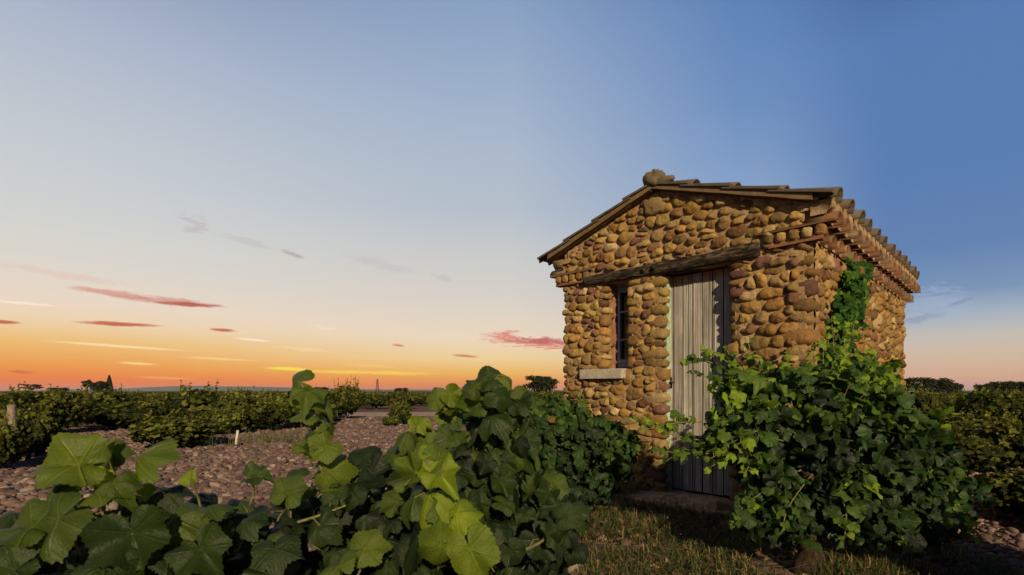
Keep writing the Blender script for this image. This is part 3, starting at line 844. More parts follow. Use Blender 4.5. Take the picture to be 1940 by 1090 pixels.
def leaf_template(nout, rings, seed, teeth=.07, fold=.25, droop=.25, wave=.06):
    rd = random.Random(seed); V = [(0, 0, 0)]; UV = [(0, 0, 0)]; Fc = []
    asym = rd.uniform(-.08, .08); ph0 = rd.uniform(0, 6)
    th = [math.pi * 2 * (k + .5) / nout for k in range(nout)]
    def zf(x, y):
        r_ = math.hypot(x, y); a = math.atan2(x, y)
        return fold * abs(x) - droop * r_ * r_ + wave * math.sin(a * 5 + ph0) * r_ * r_ * 1.6 + .04 * math.sin(x * 9 + ph0) * r_
    for ri, f in enumerate(rings):
        for k, t in enumerate(th):
            deg = abs((math.degrees(t) + 180) % 360 - 180)
            r_ = np.interp(deg, [a for a, _ in LOB], [c for _, c in LOB]) * (1 + asym * math.sin(t))
            if ri == len(rings) - 1: r_ *= 1 + (teeth if k % 2 else -teeth) * rd.uniform(.3, 1.5)
            x, y = math.sin(t) * r_ * f, math.cos(t) * r_ * f
            dv = min(abs(r_ * f * math.sin(math.radians(((math.degrees(t) - a + 180) % 360) - 180))) if abs(((math.degrees(t) - a + 180) % 360) - 180) < 60 else 9 for a in VEINS)
            V.append((x, y, zf(x, y))); UV.append((x + seed, y, min(dv, 1)))
    for k in range(nout): Fc.append((0, 1 + (k + 1) % nout, 1 + k))
    for ri in range(len(rings) - 1):
        o0, o1 = 1 + ri * nout, 1 + (ri + 1) * nout
        for k in range(nout):
            k2 = (k + 1) % nout; Fc += [(o0 + k, o0 + k2, o1 + k), (o0 + k2, o1 + k2, o1 + k)]
    return np.array(V), np.array(Fc)[:, ::-1].copy(), np.array(UV)


T_near = [leaf_template(72, (.25, .5, .72, .88, 1.0), s, .03, f, d, w) for s, f, d, w in ((1, .3, .45, .09), (2, .15, .6, .13), (3, .65, .3, .07), (4, .0, .75, .14), (5, .35, -.2, .14), (6, -.25, .35, .12), (7, .5, .6, .1))]
T_mid = [leaf_template(30, (.55, 1.0), s, .035, f, d, w) for s, f, d, w in ((1, .3, .5, .1), (2, .1, .75, .14), (3, .7, .3, .08), (4, .1, .3, .2), (5, -.3, .4, .12))]
T_far = [leaf_template(9, (1.0,), s, 0, f, d, w) for s, f, d, w in ((1, .3, .3, .0), (2, .1, .5, .0))]


class Leaves:
    def __init__(s): s.p = []; s.nrm = []; s.tip = []; s.sc = []; s.rn = []
    def add(s, p, nrm, tip, sc, rn): s.p.append(p); s.nrm.append(nrm); s.tip.append(tip); s.sc.append(sc); s.rn.append(rn)
    def build(s, name, tmpl, mat, parent=None, seed=0, uv=True):
        g = np.random.default_rng(seed)
        p = np.array(s.p, float); n = np.array(s.nrm, float); t = np.array(s.tip, float); sc = np.array(s.sc, float); rn = np.array(s.rn, float)
        n /= np.linalg.norm(n, axis=1)[:, None] + 1e-9
        t = t - n * (t * n).sum(1)[:, None]; t /= np.linalg.norm(t, axis=1)[:, None] + 1e-9
        r_ = np.cross(t, n)
        which = g.integers(0, len(tmpl), len(p)); VV = []; FF = []; RR = []; UU = []; off = 0
        for k, (V, Fc, UV) in enumerate(tmpl):
            m_ = which == k; c = m_.sum()
            if not c: continue
            zs = g.uniform(.5, 1.5, c)[:, None, None]; xs = g.uniform(.88, 1.1, c)[:, None, None]
            L = (V[None, :, 0:1] * xs) * r_[m_][:, None, :] + V[None, :, 1:2] * t[m_][:, None, :] + (V[None, :, 2:3] * zs) * n[m_][:, None, :]
            dz_ = g.uniform(-.1, .55, c)[:, None]; yy = V[None, :, 1]; xx = V[None, :, 0] * g.choice([-1, 1], c)[:, None]
            L = L - n[m_][:, None, :] * (dz_ * (yy * yy + .35 * xx * xx + .5 * g.uniform(-1, 1, c)[:, None] * xx * yy))[:, :, None]
            L = L * sc[m_][:, None, None] + p[m_][:, None, :]
            VV.append(L.reshape(-1, 3)); nv = len(V)
            FF.append((Fc[None] + (np.arange(c) * nv)[:, None, None] + off).reshape(-1, 3)); off += c * nv
            RR.append(np.repeat(rn[m_], nv)); UU.append((np.tile(UV[None], (c, 1, 1)) + np.array([1, 0, 0]) * g.uniform(0, 30, c)[:, None, None]).reshape(-1, 3))
        at_ = {'rnd': ('FLOAT', np.concatenate(RR))}
        if uv: at_['luv'] = ('FLOAT_VECTOR', np.concatenate(UU))
        return fast_mesh(name, np.concatenate(VV), np.concatenate(FF), mat, parent, at_)


def unit(v): v = np.asarray(v, float); return v / (np.linalg.norm(v) + 1e-9)


def bez(pts, n):
    """smooth curve through points (Catmull-Rom)"""
    P = [np.asarray(p, float) for p in pts]; P = [2 * P[0] - P[1]] + P + [2 * P[-1] - P[-2]]; out = []
    seg = len(P) - 3
    for i in range(n):
        t = i / (n - 1) * seg; k = min(int(t), seg - 1); u = t - k; a, b_, c, d = P[k:k + 4]
        out.append(.5 * (2 * b_ + (c - a) * u + (2 * a - 5 * b_ + 4 * c - d) * u * u + (3 * b_ - a - 3 * c + d) * u ** 3))
    return out


class Canes:
    """each shoot with its leaf stalks is a part of its own; stalks of the inner leaves are one mass"""
    def __init__(s): s.all = []; s.stalks = MB()
    def new(s): m_ = MB(); s.all.append(m_); return m_
    def tube(s, *a, **k): s.stalks.tube(*a, **k)
    def build(s, name, mat, parent):
        for m_ in s.all: m_.build(name, mat, parent)
        if s.stalks.v: s.stalks.build('leaf_stalks', mat, parent)['kind'] = 'stuff'


def cane(lv, mb, pts, r0=.006, nleaf=10, size=.065, start=.1, young=.5, face=(0, -.5, .6), spread=.7, pet=.07, g=rng, tipsize=.45, rbase=.1):
    """a shoot with alternate leaves on petioles"""
    C = bez(pts, max(8, nleaf)); n = len(C)
    if isinstance(mb, Canes): mb = mb.new()
    mb.tube(C, [r0 * (1 - .65 * i / (n - 1)) for i in range(n)], 6)
    sd_ = 1
    for k in range(nleaf):
        t = start + (1 - start) * (k + g.uniform(-.2, .2)) / max(1, nleaf - 1); t = min(max(t, 0), 1)
        i = min(int(t * (n - 1)), n - 2); P = C[i] + (C[i + 1] - C[i]) * (t * (n - 1) - i); d = unit(C[i + 1] - C[i])
        sdv = unit(np.cross(d, [0, 0, 1]) + 1e-3) * sd_; sd_ = -sd_
        sz = size * g.uniform(.75, 1.15) * (1 - (1 - tipsize) * max(0, (t - .55) / .45))
        pd = unit(sdv * .8 + np.array([0, 0, .45]) + g.normal(0, .35, 3) + d * .2); L = pet * g.uniform(.6, 1.3) * (sz / size)
        Q_ = P + pd * L
        mb.tube([P, P + pd * L * .5 + np.array([0, 0, .01]), Q_], [.0022, .0018, .0018], 4, cap=False)
        nr = unit(np.array(face) + g.normal(0, spread * .6, 3) + sdv * .25)
        tp = unit(pd * .7 + np.array([0, 0, -.55]) + g.normal(0, .35, 3))
        rn_ = min(.98, max(0, rbase + young * t + g.normal(0, .13)))
        lv.add(Q_, nr, tp, sz, rn_)


def blob(lv, c, r, n, size, rn=(.0, .6), up=.5, out=.8, jit=.6, shell=.45, g=rng, cut=None, mb=None, bias=(0, -.3, 0)):
    """leaves through an ellipsoid, denser outside"""
    c = np.array(c, float); r = np.array(r, float); k = 0
    while k < n:
        d = unit(g.normal(0, 1, 3)); f = (shell + (1 - shell) * g.uniform(0, 1) ** .6) * (1 + .22 * mnoise.noise(Vector(d * 2.2) + Vector(c * 3)))
        P = c + d * r * f
        if cut and not cut(P): k += 1; continue
        nr = unit(d * out + np.array([0, 0, up]) + np.array(bias) + g.normal(0, jit * .6, 3))
        tp = unit(d * .6 + np.array([0, 0, -.7]) + g.normal(0, .45, 3))
        s_ = size * g.uniform(.6, 1.2)
        a = min(.97, max(0, g.uniform(*rn) * (.6 + .4 * f) + .16 * d[2] * f))  # paler towards the top: light on the crown painted into the leaf tone
        if g.uniform() < .003: a = .995
        lv.add(P, nr, tp, s_, a)
        if mb is not None and k % 3 == 0:
            Q_ = P - tp * s_ * .2 - nr * s_ * .9; mb.tube([P, (P + Q_) / 2 - np.array([0, 0, .006]), Q_], [.002, .002, .0025], 4, cap=False)
        k += 1


def gnarled_trunk(mb, base, top, r=.05, n=14, arms=()):
    """twisted, ridged old stock with thick arms"""
    base = np.array(base, float); top = np.array(top, float)
    def rope(P, R_, seg, tw, sd_):
        V = []; Fc = []; m_ = len(P); big = R_[0] > .06
        for i, p in enumerate(P):
            d = unit(P[min(i + 1, m_ - 1)] - P[max(i - 1, 0)]); a = unit(np.cross(d, [.2, .9, .1])); c = np.cross(d, a)
            for k in range(seg):
                t = 2 * math.pi * k / seg; q_ = t + tw * i / m_
                f = 1 + .30 * mnoise.noise(Vector((math.cos(q_) * 1.6, math.sin(q_) * 1.6, i * .22 + sd_)))
                f += .14 * mnoise.noise(Vector((math.cos(q_) * 6, math.sin(q_) * 6, i * .15 + sd_)))
                V.append(p + (a * math.cos(t) + c * math.sin(t)) * R_[i] * f)
        for i in range(m_ - 1):
            for k in range(seg): Fc.append((i * seg + k, i * seg + (k + 1) % seg, (i + 1) * seg + (k + 1) % seg, (i + 1) * seg + k))
        Fc.append(tuple((m_ - 1) * seg + k for k in range(seg))); mb.add(V, Fc)
    big = r > .08; n = 34 if big else n
    P = [base + (top - base) * t + np.array([.09 * r / .1 * mnoise.noise(Vector((t * 2.5, 1, base[0]))) * min(1, t * 3), .05 * mnoise.noise(Vector((t * 3, 7, base[1]))), 0]) for t in np.linspace(0, 1, n)]
    P[0][2] -= .06
    rope(P, [r * (1.3 - .3 * min(1, t * 3) + .25 * max(0, t - .7) + .12 * mnoise.noise(Vector((t * 5, base[0], 0)))) for t in np.linspace(0, 1, n)], 36 if big else 12, 2.5, r * 99)
    for a in arms:
        a = np.array(a, float); m1 = (top + a) / 2 + np.array([0, 0, .04]); q_ = 16 if big else 9
        rope(bez([P[-1] - np.array([0, 0, .05]), m1, a], q_), [r * .8 * (1 - .55 * t) for t in np.linspace(0, 1, q_)], 18 if big else 9, 2, float(a[0] * 9))


# ---- the vine pressed against the lens at left: big leaves about a metre away
def fg_vine_left():
    root = empty('grapevine', (-.62, 1.25, 0), 0, 'large-leaved grapevine in the bottom left foreground, closest to the viewer', 'grapevine', 'grapevines of the near row')
    lv = Leaves(); mb = Canes(); tr = MB(); o = np.array((-.62, 1.25, 0))
    W_ = lambda px, py, Y: at(px, py, Y) - o
    gnarled_trunk(tr, (0, 0, 0), (.02, 0, .42), .045, arms=[(-.3, -.05, .55), (.25, .1, .55)])
    g = np.random.default_rng(21)
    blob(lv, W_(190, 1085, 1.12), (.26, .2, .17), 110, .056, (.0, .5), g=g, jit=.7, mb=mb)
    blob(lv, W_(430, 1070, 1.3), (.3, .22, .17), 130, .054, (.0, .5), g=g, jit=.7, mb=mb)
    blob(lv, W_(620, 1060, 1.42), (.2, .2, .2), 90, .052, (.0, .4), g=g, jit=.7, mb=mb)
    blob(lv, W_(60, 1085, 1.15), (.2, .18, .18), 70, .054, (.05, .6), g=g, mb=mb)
    # hand-set leaves of the silhouette (joint x, y, depth, tip dx, dy, size, normal, tone)
    for px, py, Y, tx, tz, s_, nr, tn in [
        (150, 880, 1.0, -1, -.25, .105, (.1, -.75, .6), .62), (165, 892, 1.02, -.1, 1, .07, (.1, -.9, .15), .97), (208, 868, 1.02, .5, .7, .05, (-.6, -.6, .2), .55),
        (262, 868, 1.05, 1, .1, .085, (0, -.35, .9), .6), (215, 915, 1.0, .4, -.6, .06, (.2, -.6, .6), .5), (190, 935, 1.0, .9, .2, .07, (-.1, -.6, .6), .6),
        (330, 985, 1.05, 1, .05, .088, (0, -.55, .7), .5), (395, 960, 1.1, .9, .45, .065, (-.1, -.6, .6), .45), (460, 990, 1.15, 1, -.1, .062, (0, -.8, .6), .3), (545, 935, 1.25, .2, .6, .07, (-.3, -.7, .5), .5),
        (110, 985, .95, -.6, -.8, .1, (0, -.8, .5), .45), (250, 1010, .98, .2, -1, .095, (.2, -.8, .5), .25), (60, 1000, .95, -1, -.5, .085, (-.1, -.8, .5), .5), (480, 905, 1.3, .8, .3, .06, (-.1, -.6, .7), .4),
        (560, 900, 1.35, -.9, .2, .06, (0, -.6, .7), .35), (360, 905, 1.1, -.2, .8, .035, (0, -.8, .4), .75), (690, 1040, 1.1, .9, .3, .07, (0, -.7, .6), .6), (640, 1075, 1.05, -.6, .5, .065, (0, -.7, .6), .6), (120, 930, 1.02, -.8, .3, .075, (0, -.6, .7), .5),
        (310, 930, 1.12, .8, .1, .07, (.2, -.5, .8), .2), (380, 1040, 1.02, .5, -.8, .08, (0, -.8, .5), .3), (520, 1040, 1.08, .3, -.8, .075, (0, -.7, .6), .25), (30, 1080, .92, -.5, -.6, .09, (0, -.7, .6), .35), (200, 1075, .94, .3, -.8, .09, (0, -.6, .7), .3)]:
        P = W_(px, py, Y); s_ *= .78; s_ *= .98; lv.add(P, unit(np.array(nr) + g.normal(0, .22, 3)), (tx, .1 + g.normal(0, .3), tz), s_, min(.97, tn * 1.12))
        e = P + np.array([-tx * .03, .03, -.075]); mb.tube([P, (P + e) / 2 + np.array([0, .01, -.012]), e], [.0025, .0028, .003], 5, cap=False)
    cane(lv, mb, [(.1, 0, .5), W_(230, 1010, 1.12), W_(200, 900, 1.06), W_(180, 880, 1.03)], .006, 5, .06, g=g)
    cane(lv, mb, [(.1, 0, .5), W_(480, 1030, 1.25), W_(600, 980, 1.3), W_(700, 940, 1.35)], .006, 8, .062, young=.2, g=g)
    # the tall lone shoot
    cane(lv, mb, [(.15, .05, .5), W_(640, 980, 1.35), W_(605, 880, 1.32), W_(600, 800, 1.3), W_(575, 738, 1.28)], .005, 13, .06, young=.35, start=.25, face=(.1, -.8, .35), g=g, tipsize=.75, pet=.035, rbase=.3)
    tr.build('trunk', M_bark, root); mb.build('cane', M_cane, root); lv.build('foliage', T_near, M_leaf, root, 3)


def fg_vine_mid():
    root = empty('grapevine', (-.1, 1.6, 0), 0, 'tall-shooted grapevine in the centre foreground, left of the hut', 'grapevine', 'grapevines of the near row')
    lv = Leaves(); mb = Canes(); tr = MB(); o = np.array((-.1, 1.6, 0)); W_ = lambda px, py, Y: at(px, py, Y) - o
    gnarled_trunk(tr, (0, 0, 0), (0, 0, .42), .045, arms=[(-.28, 0, .55), (.2, .05, .55)])
    g = np.random.default_rng(22)
    blob(lv, W_(720, 970, 1.6), (.2, .22, .19), 150, .054, (0, .35), g=g, jit=.7, mb=mb)
    blob(lv, W_(870, 960, 1.6), (.22, .24, .28), 210, .052, (0, .5), g=g, jit=.7, mb=mb)
    blob(lv, W_(930, 860, 1.6), (.15, .16, .15), 95, .052, (.0, .7), g=g, jit=.7, mb=mb)
    blob(lv, W_(820, 1080, 1.4), (.3, .22, .2), 140, .055, (0, .4), g=g, mb=mb)
    blob(lv, W_(1000, 1020, 1.65), (.16, .2, .2), 110, .053, (0, .3), g=g, mb=mb)
    for pts, n, s_, yg in [([W_(900, 980, 1.6), W_(925, 860, 1.55), W_(925, 780, 1.5), W_(935, 722, 1.46)], 12, .065, .3),
                           ([W_(880, 980, 1.6), W_(850, 860, 1.55), W_(845, 790, 1.5), W_(840, 765, 1.48)], 8, .058, .5),
                           ([W_(900, 980, 1.6), W_(970, 860, 1.55), W_(985, 790, 1.5), W_(1000, 775, 1.48)], 8, .058, .4),
                           ([W_(860, 1000, 1.5), W_(790, 900, 1.5), W_(780, 840, 1.48), W_(790, 815, 1.46)], 8, .055, .6),
                           ([W_(830, 1090, 1.2), W_(835, 1000, 1.15), W_(820, 930, 1.12), W_(815, 885, 1.1)], 9, .062, .55),
                           ([W_(960, 960, 1.6), W_(1030, 920, 1.6), W_(1060, 960, 1.55), W_(1075, 985, 1.5)], 6, .06, .2),
                           ([W_(900, 1080, 1.2), W_(1000, 1040, 1.2), W_(1050, 1010, 1.2), W_(1070, 990, 1.2)], 7, .055, .1)]:
        cane(lv, mb, pts, .005, n, s_, young=yg, start=.2, face=(.05, -.75, .45), g=g, tipsize=.7, pet=.04, rbase=.2)
    for px, py, Y, tx, tz, s_, nr, tn in [(890, 1040, 1.05, .4, -1, .085, (0, -.85, .35), .78), (835, 1035, 1.05, -.9, -.5, .07, (0, -.85, .3), .72), (865, 975, 1.08, .8, .5, .06, (.1, -.8, .4), .9), (815, 940, 1.1, -.4, -.9, .075, (-.2, -.8, .4), .85),
                                          (700, 905, 1.4, -.8, -.2, .1, (0, -.6, .7), .05), (690, 880, 1.42, .9, .25, .09, (0, -.6, .7), .1), (930, 790, 1.42, .3, .3, .08, (0, -.7, .6), .4), (945, 745, 1.44, .8, -.2, .07, (.1, -.75, .5), .4), (900, 735, 1.45, -.6, .3, .05, (0, -.8, .5), .5)]:
        lv.add(W_(px, py, Y), unit(np.array(nr) + g.normal(0, .22, 3)), (tx, .1 + g.normal(0, .3), tz), s_ * .82, tn)
    tr.build('trunk', M_bark, root); mb.build('cane', M_cane, root); lv.build('foliage', T_near, M_leaf, root, 4)


fg_vine_left(); fg_vine_mid()


# ---- vine in front of the hut's left corner
def vine_by_corner():
    o = np.array((.5, 4.3, 0)); W_ = lambda px, py, Y: at(px, py, Y) - o
    root = empty('grapevine', tuple(o), 0, 'dark bushy grapevine in front of the hut below the window sill', 'grapevine', 'grapevines of the near row')
    lv = Leaves(); mb = Canes(); tr = MB(); g = np.random.default_rng(23)
    gnarled_trunk(tr, (0, 0, 0), (0, 0, .35), .045, arms=[(-.2, 0, .5), (.25, 0, .5)])
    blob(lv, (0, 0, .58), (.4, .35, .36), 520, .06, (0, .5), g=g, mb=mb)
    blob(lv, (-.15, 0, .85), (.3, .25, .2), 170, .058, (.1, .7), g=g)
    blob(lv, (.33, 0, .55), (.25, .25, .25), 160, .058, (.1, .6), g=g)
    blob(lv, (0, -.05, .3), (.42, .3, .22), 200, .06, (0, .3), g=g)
    for px, py in ((1055, 742), (1100, 738), (1010, 775), (1150, 790), (1185, 830), (990, 770)):
        cane(lv, mb, [(0, 0, .5), W_(px * .6 + 1090 * .4, py + 60, 4.2), W_(px, py, 4.2)], .005, 9, .055, young=.5, start=.3, g=g, rbase=.2)
    tr.build('trunk', M_bark, root); mb.build('cane', M_cane, root); lv.build('foliage', T_mid, M_vine, root, 5)


vine_by_corner()


# ---- the big vine before the hut's right corner
def big_vine():
    o = np.array((1.72, 3.02, 0)); W_ = lambda px, py, Y: at(px, py, Y) - o
    root = empty('grapevine', tuple(o), 0, 'big sprawling grapevine in front of the hut corner, on a thick gnarled trunk', 'grapevine', 'grapevines of the near row')
    lv = Leaves(); mb = Canes(); tr = MB(); g = np.random.default_rng(24)
    gnarled_trunk(tr, (-.02, -.02, 0), (.04, .1, .48), .07, 24, arms=[(-.35, .2, .7), (.35, .25, .65), (.05, .2, .85)])
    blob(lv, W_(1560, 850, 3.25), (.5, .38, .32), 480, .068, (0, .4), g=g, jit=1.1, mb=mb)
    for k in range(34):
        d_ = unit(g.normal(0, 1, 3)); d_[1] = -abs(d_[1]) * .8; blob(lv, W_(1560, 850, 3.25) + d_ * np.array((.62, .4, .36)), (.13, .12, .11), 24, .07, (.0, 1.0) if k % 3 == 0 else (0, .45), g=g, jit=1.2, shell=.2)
    blob(lv, W_(1440, 760, 3.3), (.3, .26, .25), 300, .058, (.1, 1.0), g=g, jit=1.15)  # this clump and the next two paler: lit tops painted into the tone
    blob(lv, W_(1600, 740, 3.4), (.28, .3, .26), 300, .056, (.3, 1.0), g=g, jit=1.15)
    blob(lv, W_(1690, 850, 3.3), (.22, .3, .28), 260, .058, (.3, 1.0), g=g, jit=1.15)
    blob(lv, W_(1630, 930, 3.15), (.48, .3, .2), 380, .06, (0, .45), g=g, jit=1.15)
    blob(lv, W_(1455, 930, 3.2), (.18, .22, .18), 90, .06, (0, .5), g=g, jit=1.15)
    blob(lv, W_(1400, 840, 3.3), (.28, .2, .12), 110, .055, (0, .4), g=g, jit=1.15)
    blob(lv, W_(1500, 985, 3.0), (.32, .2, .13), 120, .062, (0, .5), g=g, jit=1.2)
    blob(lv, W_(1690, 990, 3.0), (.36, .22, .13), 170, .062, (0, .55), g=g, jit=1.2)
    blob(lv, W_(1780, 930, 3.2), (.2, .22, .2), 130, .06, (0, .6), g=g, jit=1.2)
    spec = [((1288, 690, 3.1), (1370, 700, 3.15), 11, .05, .5), ((1310, 705, 3.0), (1400, 740, 3.1), 8, .05, .4), ((1420, 645, 3.3), (1430, 720, 3.3), 9, .05, .5), ((1375, 660, 3.2), (1410, 720, 3.2), 7, .05, .5),
            ((1205, 790, 3.2), (1300, 830, 3.2), 11, .05, .75), ((1225, 850, 3.15), (1320, 860, 3.2), 12, .05, .5), ((1250, 880, 3.1), (1330, 850, 3.2), 8, .05, .5), ((1215, 815, 3.15), (1330, 800, 3.2), 9, .045, .8),
            ((1560, 640, 3.5), (1560, 720, 3.4), 9, .05, .9), ((1600, 650, 3.5), (1590, 730, 3.4), 9, .05, .9), ((1540, 660, 3.5), (1550, 740, 3.4), 8, .05, .8), ((1650, 700, 3.4), (1630, 770, 3.4), 8, .052, .9),
            ((1840, 1000, 2.9), (1770, 950, 3.0), 9, .05, .6), ((1800, 985, 2.95), (1740, 940, 3.05), 8, .055, .6), ((1745, 790, 3.3), (1690, 820, 3.3), 9, .058, .95), ((1735, 840, 3.2), (1680, 850, 3.3), 8, .058, .9),
            ((1850, 1015, 2.8), (1790, 985, 2.9), 8, .055, .7), ((1815, 950, 3.0), (1760, 900, 3.1), 8, .055, .7), ((1780, 870, 3.1), (1720, 850, 3.2), 8, .055, .9), ((1390, 1000, 2.9), (1420, 950, 3.0), 8, .055, .5), ((1480, 1010, 2.8), (1500, 950, 2.9), 8, .055, .4), ((1600, 1020, 2.8), (1600, 960, 2.9), 8, .058, .5), ((1710, 1030, 2.8), (1690, 980, 2.9), 8, .055, .5), ((1575, 600, 3.9), (1580, 690, 3.6), 12, .05, .7), ((1620, 610, 3.9), (1600, 690, 3.6), 10, .05, .8), ((1500, 660, 3.3), (1480, 740, 3.3), 8, .05, .7), ((1330, 660, 3.1), (1400, 700, 3.1), 7, .05, .8), ((1480, 690, 3.4), (1490, 760, 3.3), 8, .05, .5), ((1700, 760, 3.3), (1670, 810, 3.3), 7, .055, .8), ((1420, 1000, 3.0), (1430, 940, 3.1), 9, .055, .5), ((1410, 900, 2.95), (1440, 860, 3.1), 7, .06, .7), ((1520, 700, 3.0), (1500, 780, 3.1), 7, .055, .4), ((1390, 780, 2.95), (1410, 720, 3.05), 6, .07, .85)]
    for k in range(16):
        a_ = g.uniform(-.3, 3.4); R_ = g.uniform(.62, .8); e = W_(1560, 850, 3.1) + np.array((math.cos(a_) * R_, g.uniform(-.25, .1), math.sin(a_) * R_ * .68))
        cane(lv, mb, [W_(1560, 860, 3.2), W_(1560, 850, 3.1) * .45 + e * .55 + np.array((0, 0, .1)), e], .005, 10, .058, young=g.uniform(.3, .9), start=.4, g=g, rbase=.2, pet=.05)
    for a, m1, n, s_, yg in spec:
        ctr = W_(1560, 850, 3.25)
        cane(lv, mb, [ctr + g.normal(0, .05, 3), W_(*m1), W_(*a)], .006, n + 3, s_, young=yg, start=.35, g=g, rbase=.25, pet=.05)
    tr.build('trunk', M_bark, root); mb.build('cane', M_cane, root); lv.build('foliage', T_mid, M_vine, root, 6)


big_vine()


# ---- creeper climbing the side wall up to the cornice
def creeper():
    root = empty('climbing_creeper', HUT, HR, 'dark green creeper climbing the hut side wall up to the tile cornice', 'creeper')
    lv = Leaves(); mb = MB(); g = np.random.default_rng(25)
    path = [(.05, .5, .02), (.05, .42, 1.2), (.05, .5, 1.7), (.05, .72, 2.0), (.05, 1.2, 2.22)]
    path = [(.05, y, z) for y, z in ((.45, .02), (.42, .9), (.42, 1.45), (.62, 1.75), (.9, 2.0), (1.30, 2.24))]
    C = bez(path, 60); mb.tube(C, [.014 * (1 - .6 * i / 59) for i in range(60)], 6, wob=.3)
    for i in range(1100):
        t = g.uniform(0, 1) ** .8; c = C[int(t * 59)]
        w = .2 + .08 * math.sin(t * 9) + (.09 if t < .5 else 0) - .07 * max(0, t - .85) / .15
        P = c + np.array([g.uniform(.02, .12), g.normal(0, w * .55), g.normal(0, w * .5)])
        if P[2] > 2.29: continue
        lv.add(P, unit([.8, -.35, .25] + g.normal(0, .35, 3)), unit([.1, 0, -1] + g.normal(0, .35, 3)), .052 * g.uniform(.6, 1.2), min(.97, abs(g.normal(.38, .24))) if g.uniform() > .012 else .995)
    for dy_, dz_ in ((.28, -.1), (.3, -.3), (.22, .02)):
        c = C[50]; cane(lv, mb, [c, c + np.array([.05, dy_ * .5, dz_ * .5]), c + np.array([.08, dy_, dz_])], .003, 5, .045, young=.9, face=(.8, -.4, .2), g=g, rbase=.3)
    mb.build('stem', M_bark, root); lv.build('foliage', T_mid, M_ivy, root, 7, False)


creeper()

# ---- field grapevines: one of each kind built, then copied with its trunk and foliage
def bush_template(seed, r=.6, h=1.05, nl=520, size=.085, tmpl=T_far, shoots=9, name='grapevine', lt=0.0):
    root = empty(name); g = np.random.default_rng(seed); lv = Leaves(); tr = MB()
    gnarled_trunk(tr, (0, 0, 0), (0, 0, .32), .05, 8, arms=[(-.2, 0, .45), (.2, .05, .45)])
    blob(lv, (0, 0, h * .52), (r, r, h * .36), nl, size, (lt, .7 + lt), g=g, jit=.9, shell=.4)
    for k in range(8):
        a = g.uniform(0, 6.28); blob(lv, (math.cos(a) * r * .75, math.sin(a) * r * .6, h * g.uniform(.35, .8)), (r * .35, r * .35, h * .17), nl // 9, size, (.1, .95), g=g)
    for k in range(shoots):
        a = g.uniform(0, 6.28); R_ = r * g.uniform(.2, .9); top = (math.cos(a) * R_, math.sin(a) * R_, h * g.uniform(.88, 1.14))
        cane(lv, tr, [(0, 0, .4), (top[0] * .8, top[1] * .8, h * .7), top], .006, 7, size * .8, start=.5, young=.6, g=g, rbase=.3, pet=.04, face=(0, -.4, .5))
    t_ = tr.build('trunk', M_bark, root); f_ = lv.build('foliage', tmpl, M_leaf_field, root, seed, False)
    return root


def copy_tree(o, loc, rz, sc, label=None, group=None):
    r_ = o.copy(); COL.objects.link(r_); r_.location = loc; r_.rotation_euler = (0, 0, rz); r_.scale = sc
    if label: r_['label'] = label
    if group: r_['group'] = group
    for ch in o.children:
        c = ch.copy(); COL.objects.link(c); c.parent = r_
    return r_


near_b = [bush_template(100 + i, .62, 1.0, 800, .07, T_mid, 16, lt=(.22, 0, .05)[i]) for i in range(3)]
far_b = [bush_template(200 + i, .75, 1.05, 330, .11, T_far, 7) for i in range(3)]
used = set()


def put(kind, i, x, y, sc, label, group=None):
    src = (near_b if kind == 'n' else far_b)[i % 3]; rz = random.uniform(0, 6.28)
    if src.name not in used:
        used.add(src.name); src.location = (x, y, gz(x, y)); src.rotation_euler = (0, 0, rz); src.scale = sc; tag(src, label, 'grapevine', group); return src
    c = copy_tree(src, (x, y, gz(x, y)), rz, sc); c['label'] = label; c['category'] = 'grapevine'
    if group: c['group'] = group
    elif 'group' in c: del c['group']
    return c


GN = 'grapevines standing round the stony clearing'
def b_at(px, base, top, wpx=None, label='', k=0, kind='n', dv=1.22):
    Y = CAMZ * F / (base - HY); X = (px - CX) / F * Y; h = CAMZ + (HY - top) / F * Y
    w = (wpx / F * Y / 1.5) if wpx else 1
    put(kind, k, X, Y, (w, w, h / dv), label, GN)


b_at(335, 850, 778, 185, 'broad low grapevine with pale leaves just left of the white stake', 0, dv=1.1)
b_at(500, 818, 750, 120, 'grapevine between the white stake and the tall foreground shoot', 1, dv=1.1)
b_at(425, 826, 764, 90, 'grapevine directly behind the white stake at the edge of the stones', 0, dv=1.1)
b_at(52, 872, 752, 110, 'dark grapevine at the left picture edge beside the grey post', 1)
b_at(-10, 892, 775, 120, 'low grapevine cut by the left picture edge in front of the grey post', 2)
b_at(110, 826, 745, 120, 'grapevine right of the grey post, behind the dark one', 2, dv=1.1)
b_at(655, 797, 724, 74, 'upright leggy grapevine standing alone before the pylon', 1, dv=.98)
b_at(757, 806, 750, 52, 'small narrow grapevine alone on the stony clearing', 2)
b_at(740, 809, 785, 40, 'tiny low vine shoot at the foot of the small narrow one', 0)
b_at(570, 812, 735, 120, 'grapevine behind the tall foreground shoot', 0, dv=1.05)
b_at(980, 800, 745, 100, 'grapevine left of the hut, under the round oak', 1, dv=1.05)
b_at(1060, 805, 738, 100, 'grapevine half hidden behind the hut left corner', 2)
for k, (px, bs, tp, wp, lb) in enumerate([(1790, 905, 790, 190, 'grapevine just right of the big sprawling vine'), (1900, 900, 770, 220, 'dense grapevine against the right picture edge'), (1850, 845, 765, 170, 'second grapevine of the right-hand row, behind the dense one'),
                                          (1735, 835, 712, 90, 'tall grapevine against the far end of the hut side wall'), (1960, 985, 855, 230, 'shaded grapevine cut off at the right picture edge')]):
    b_at(px, bs, tp, wp, lb, 1 + k % 2)
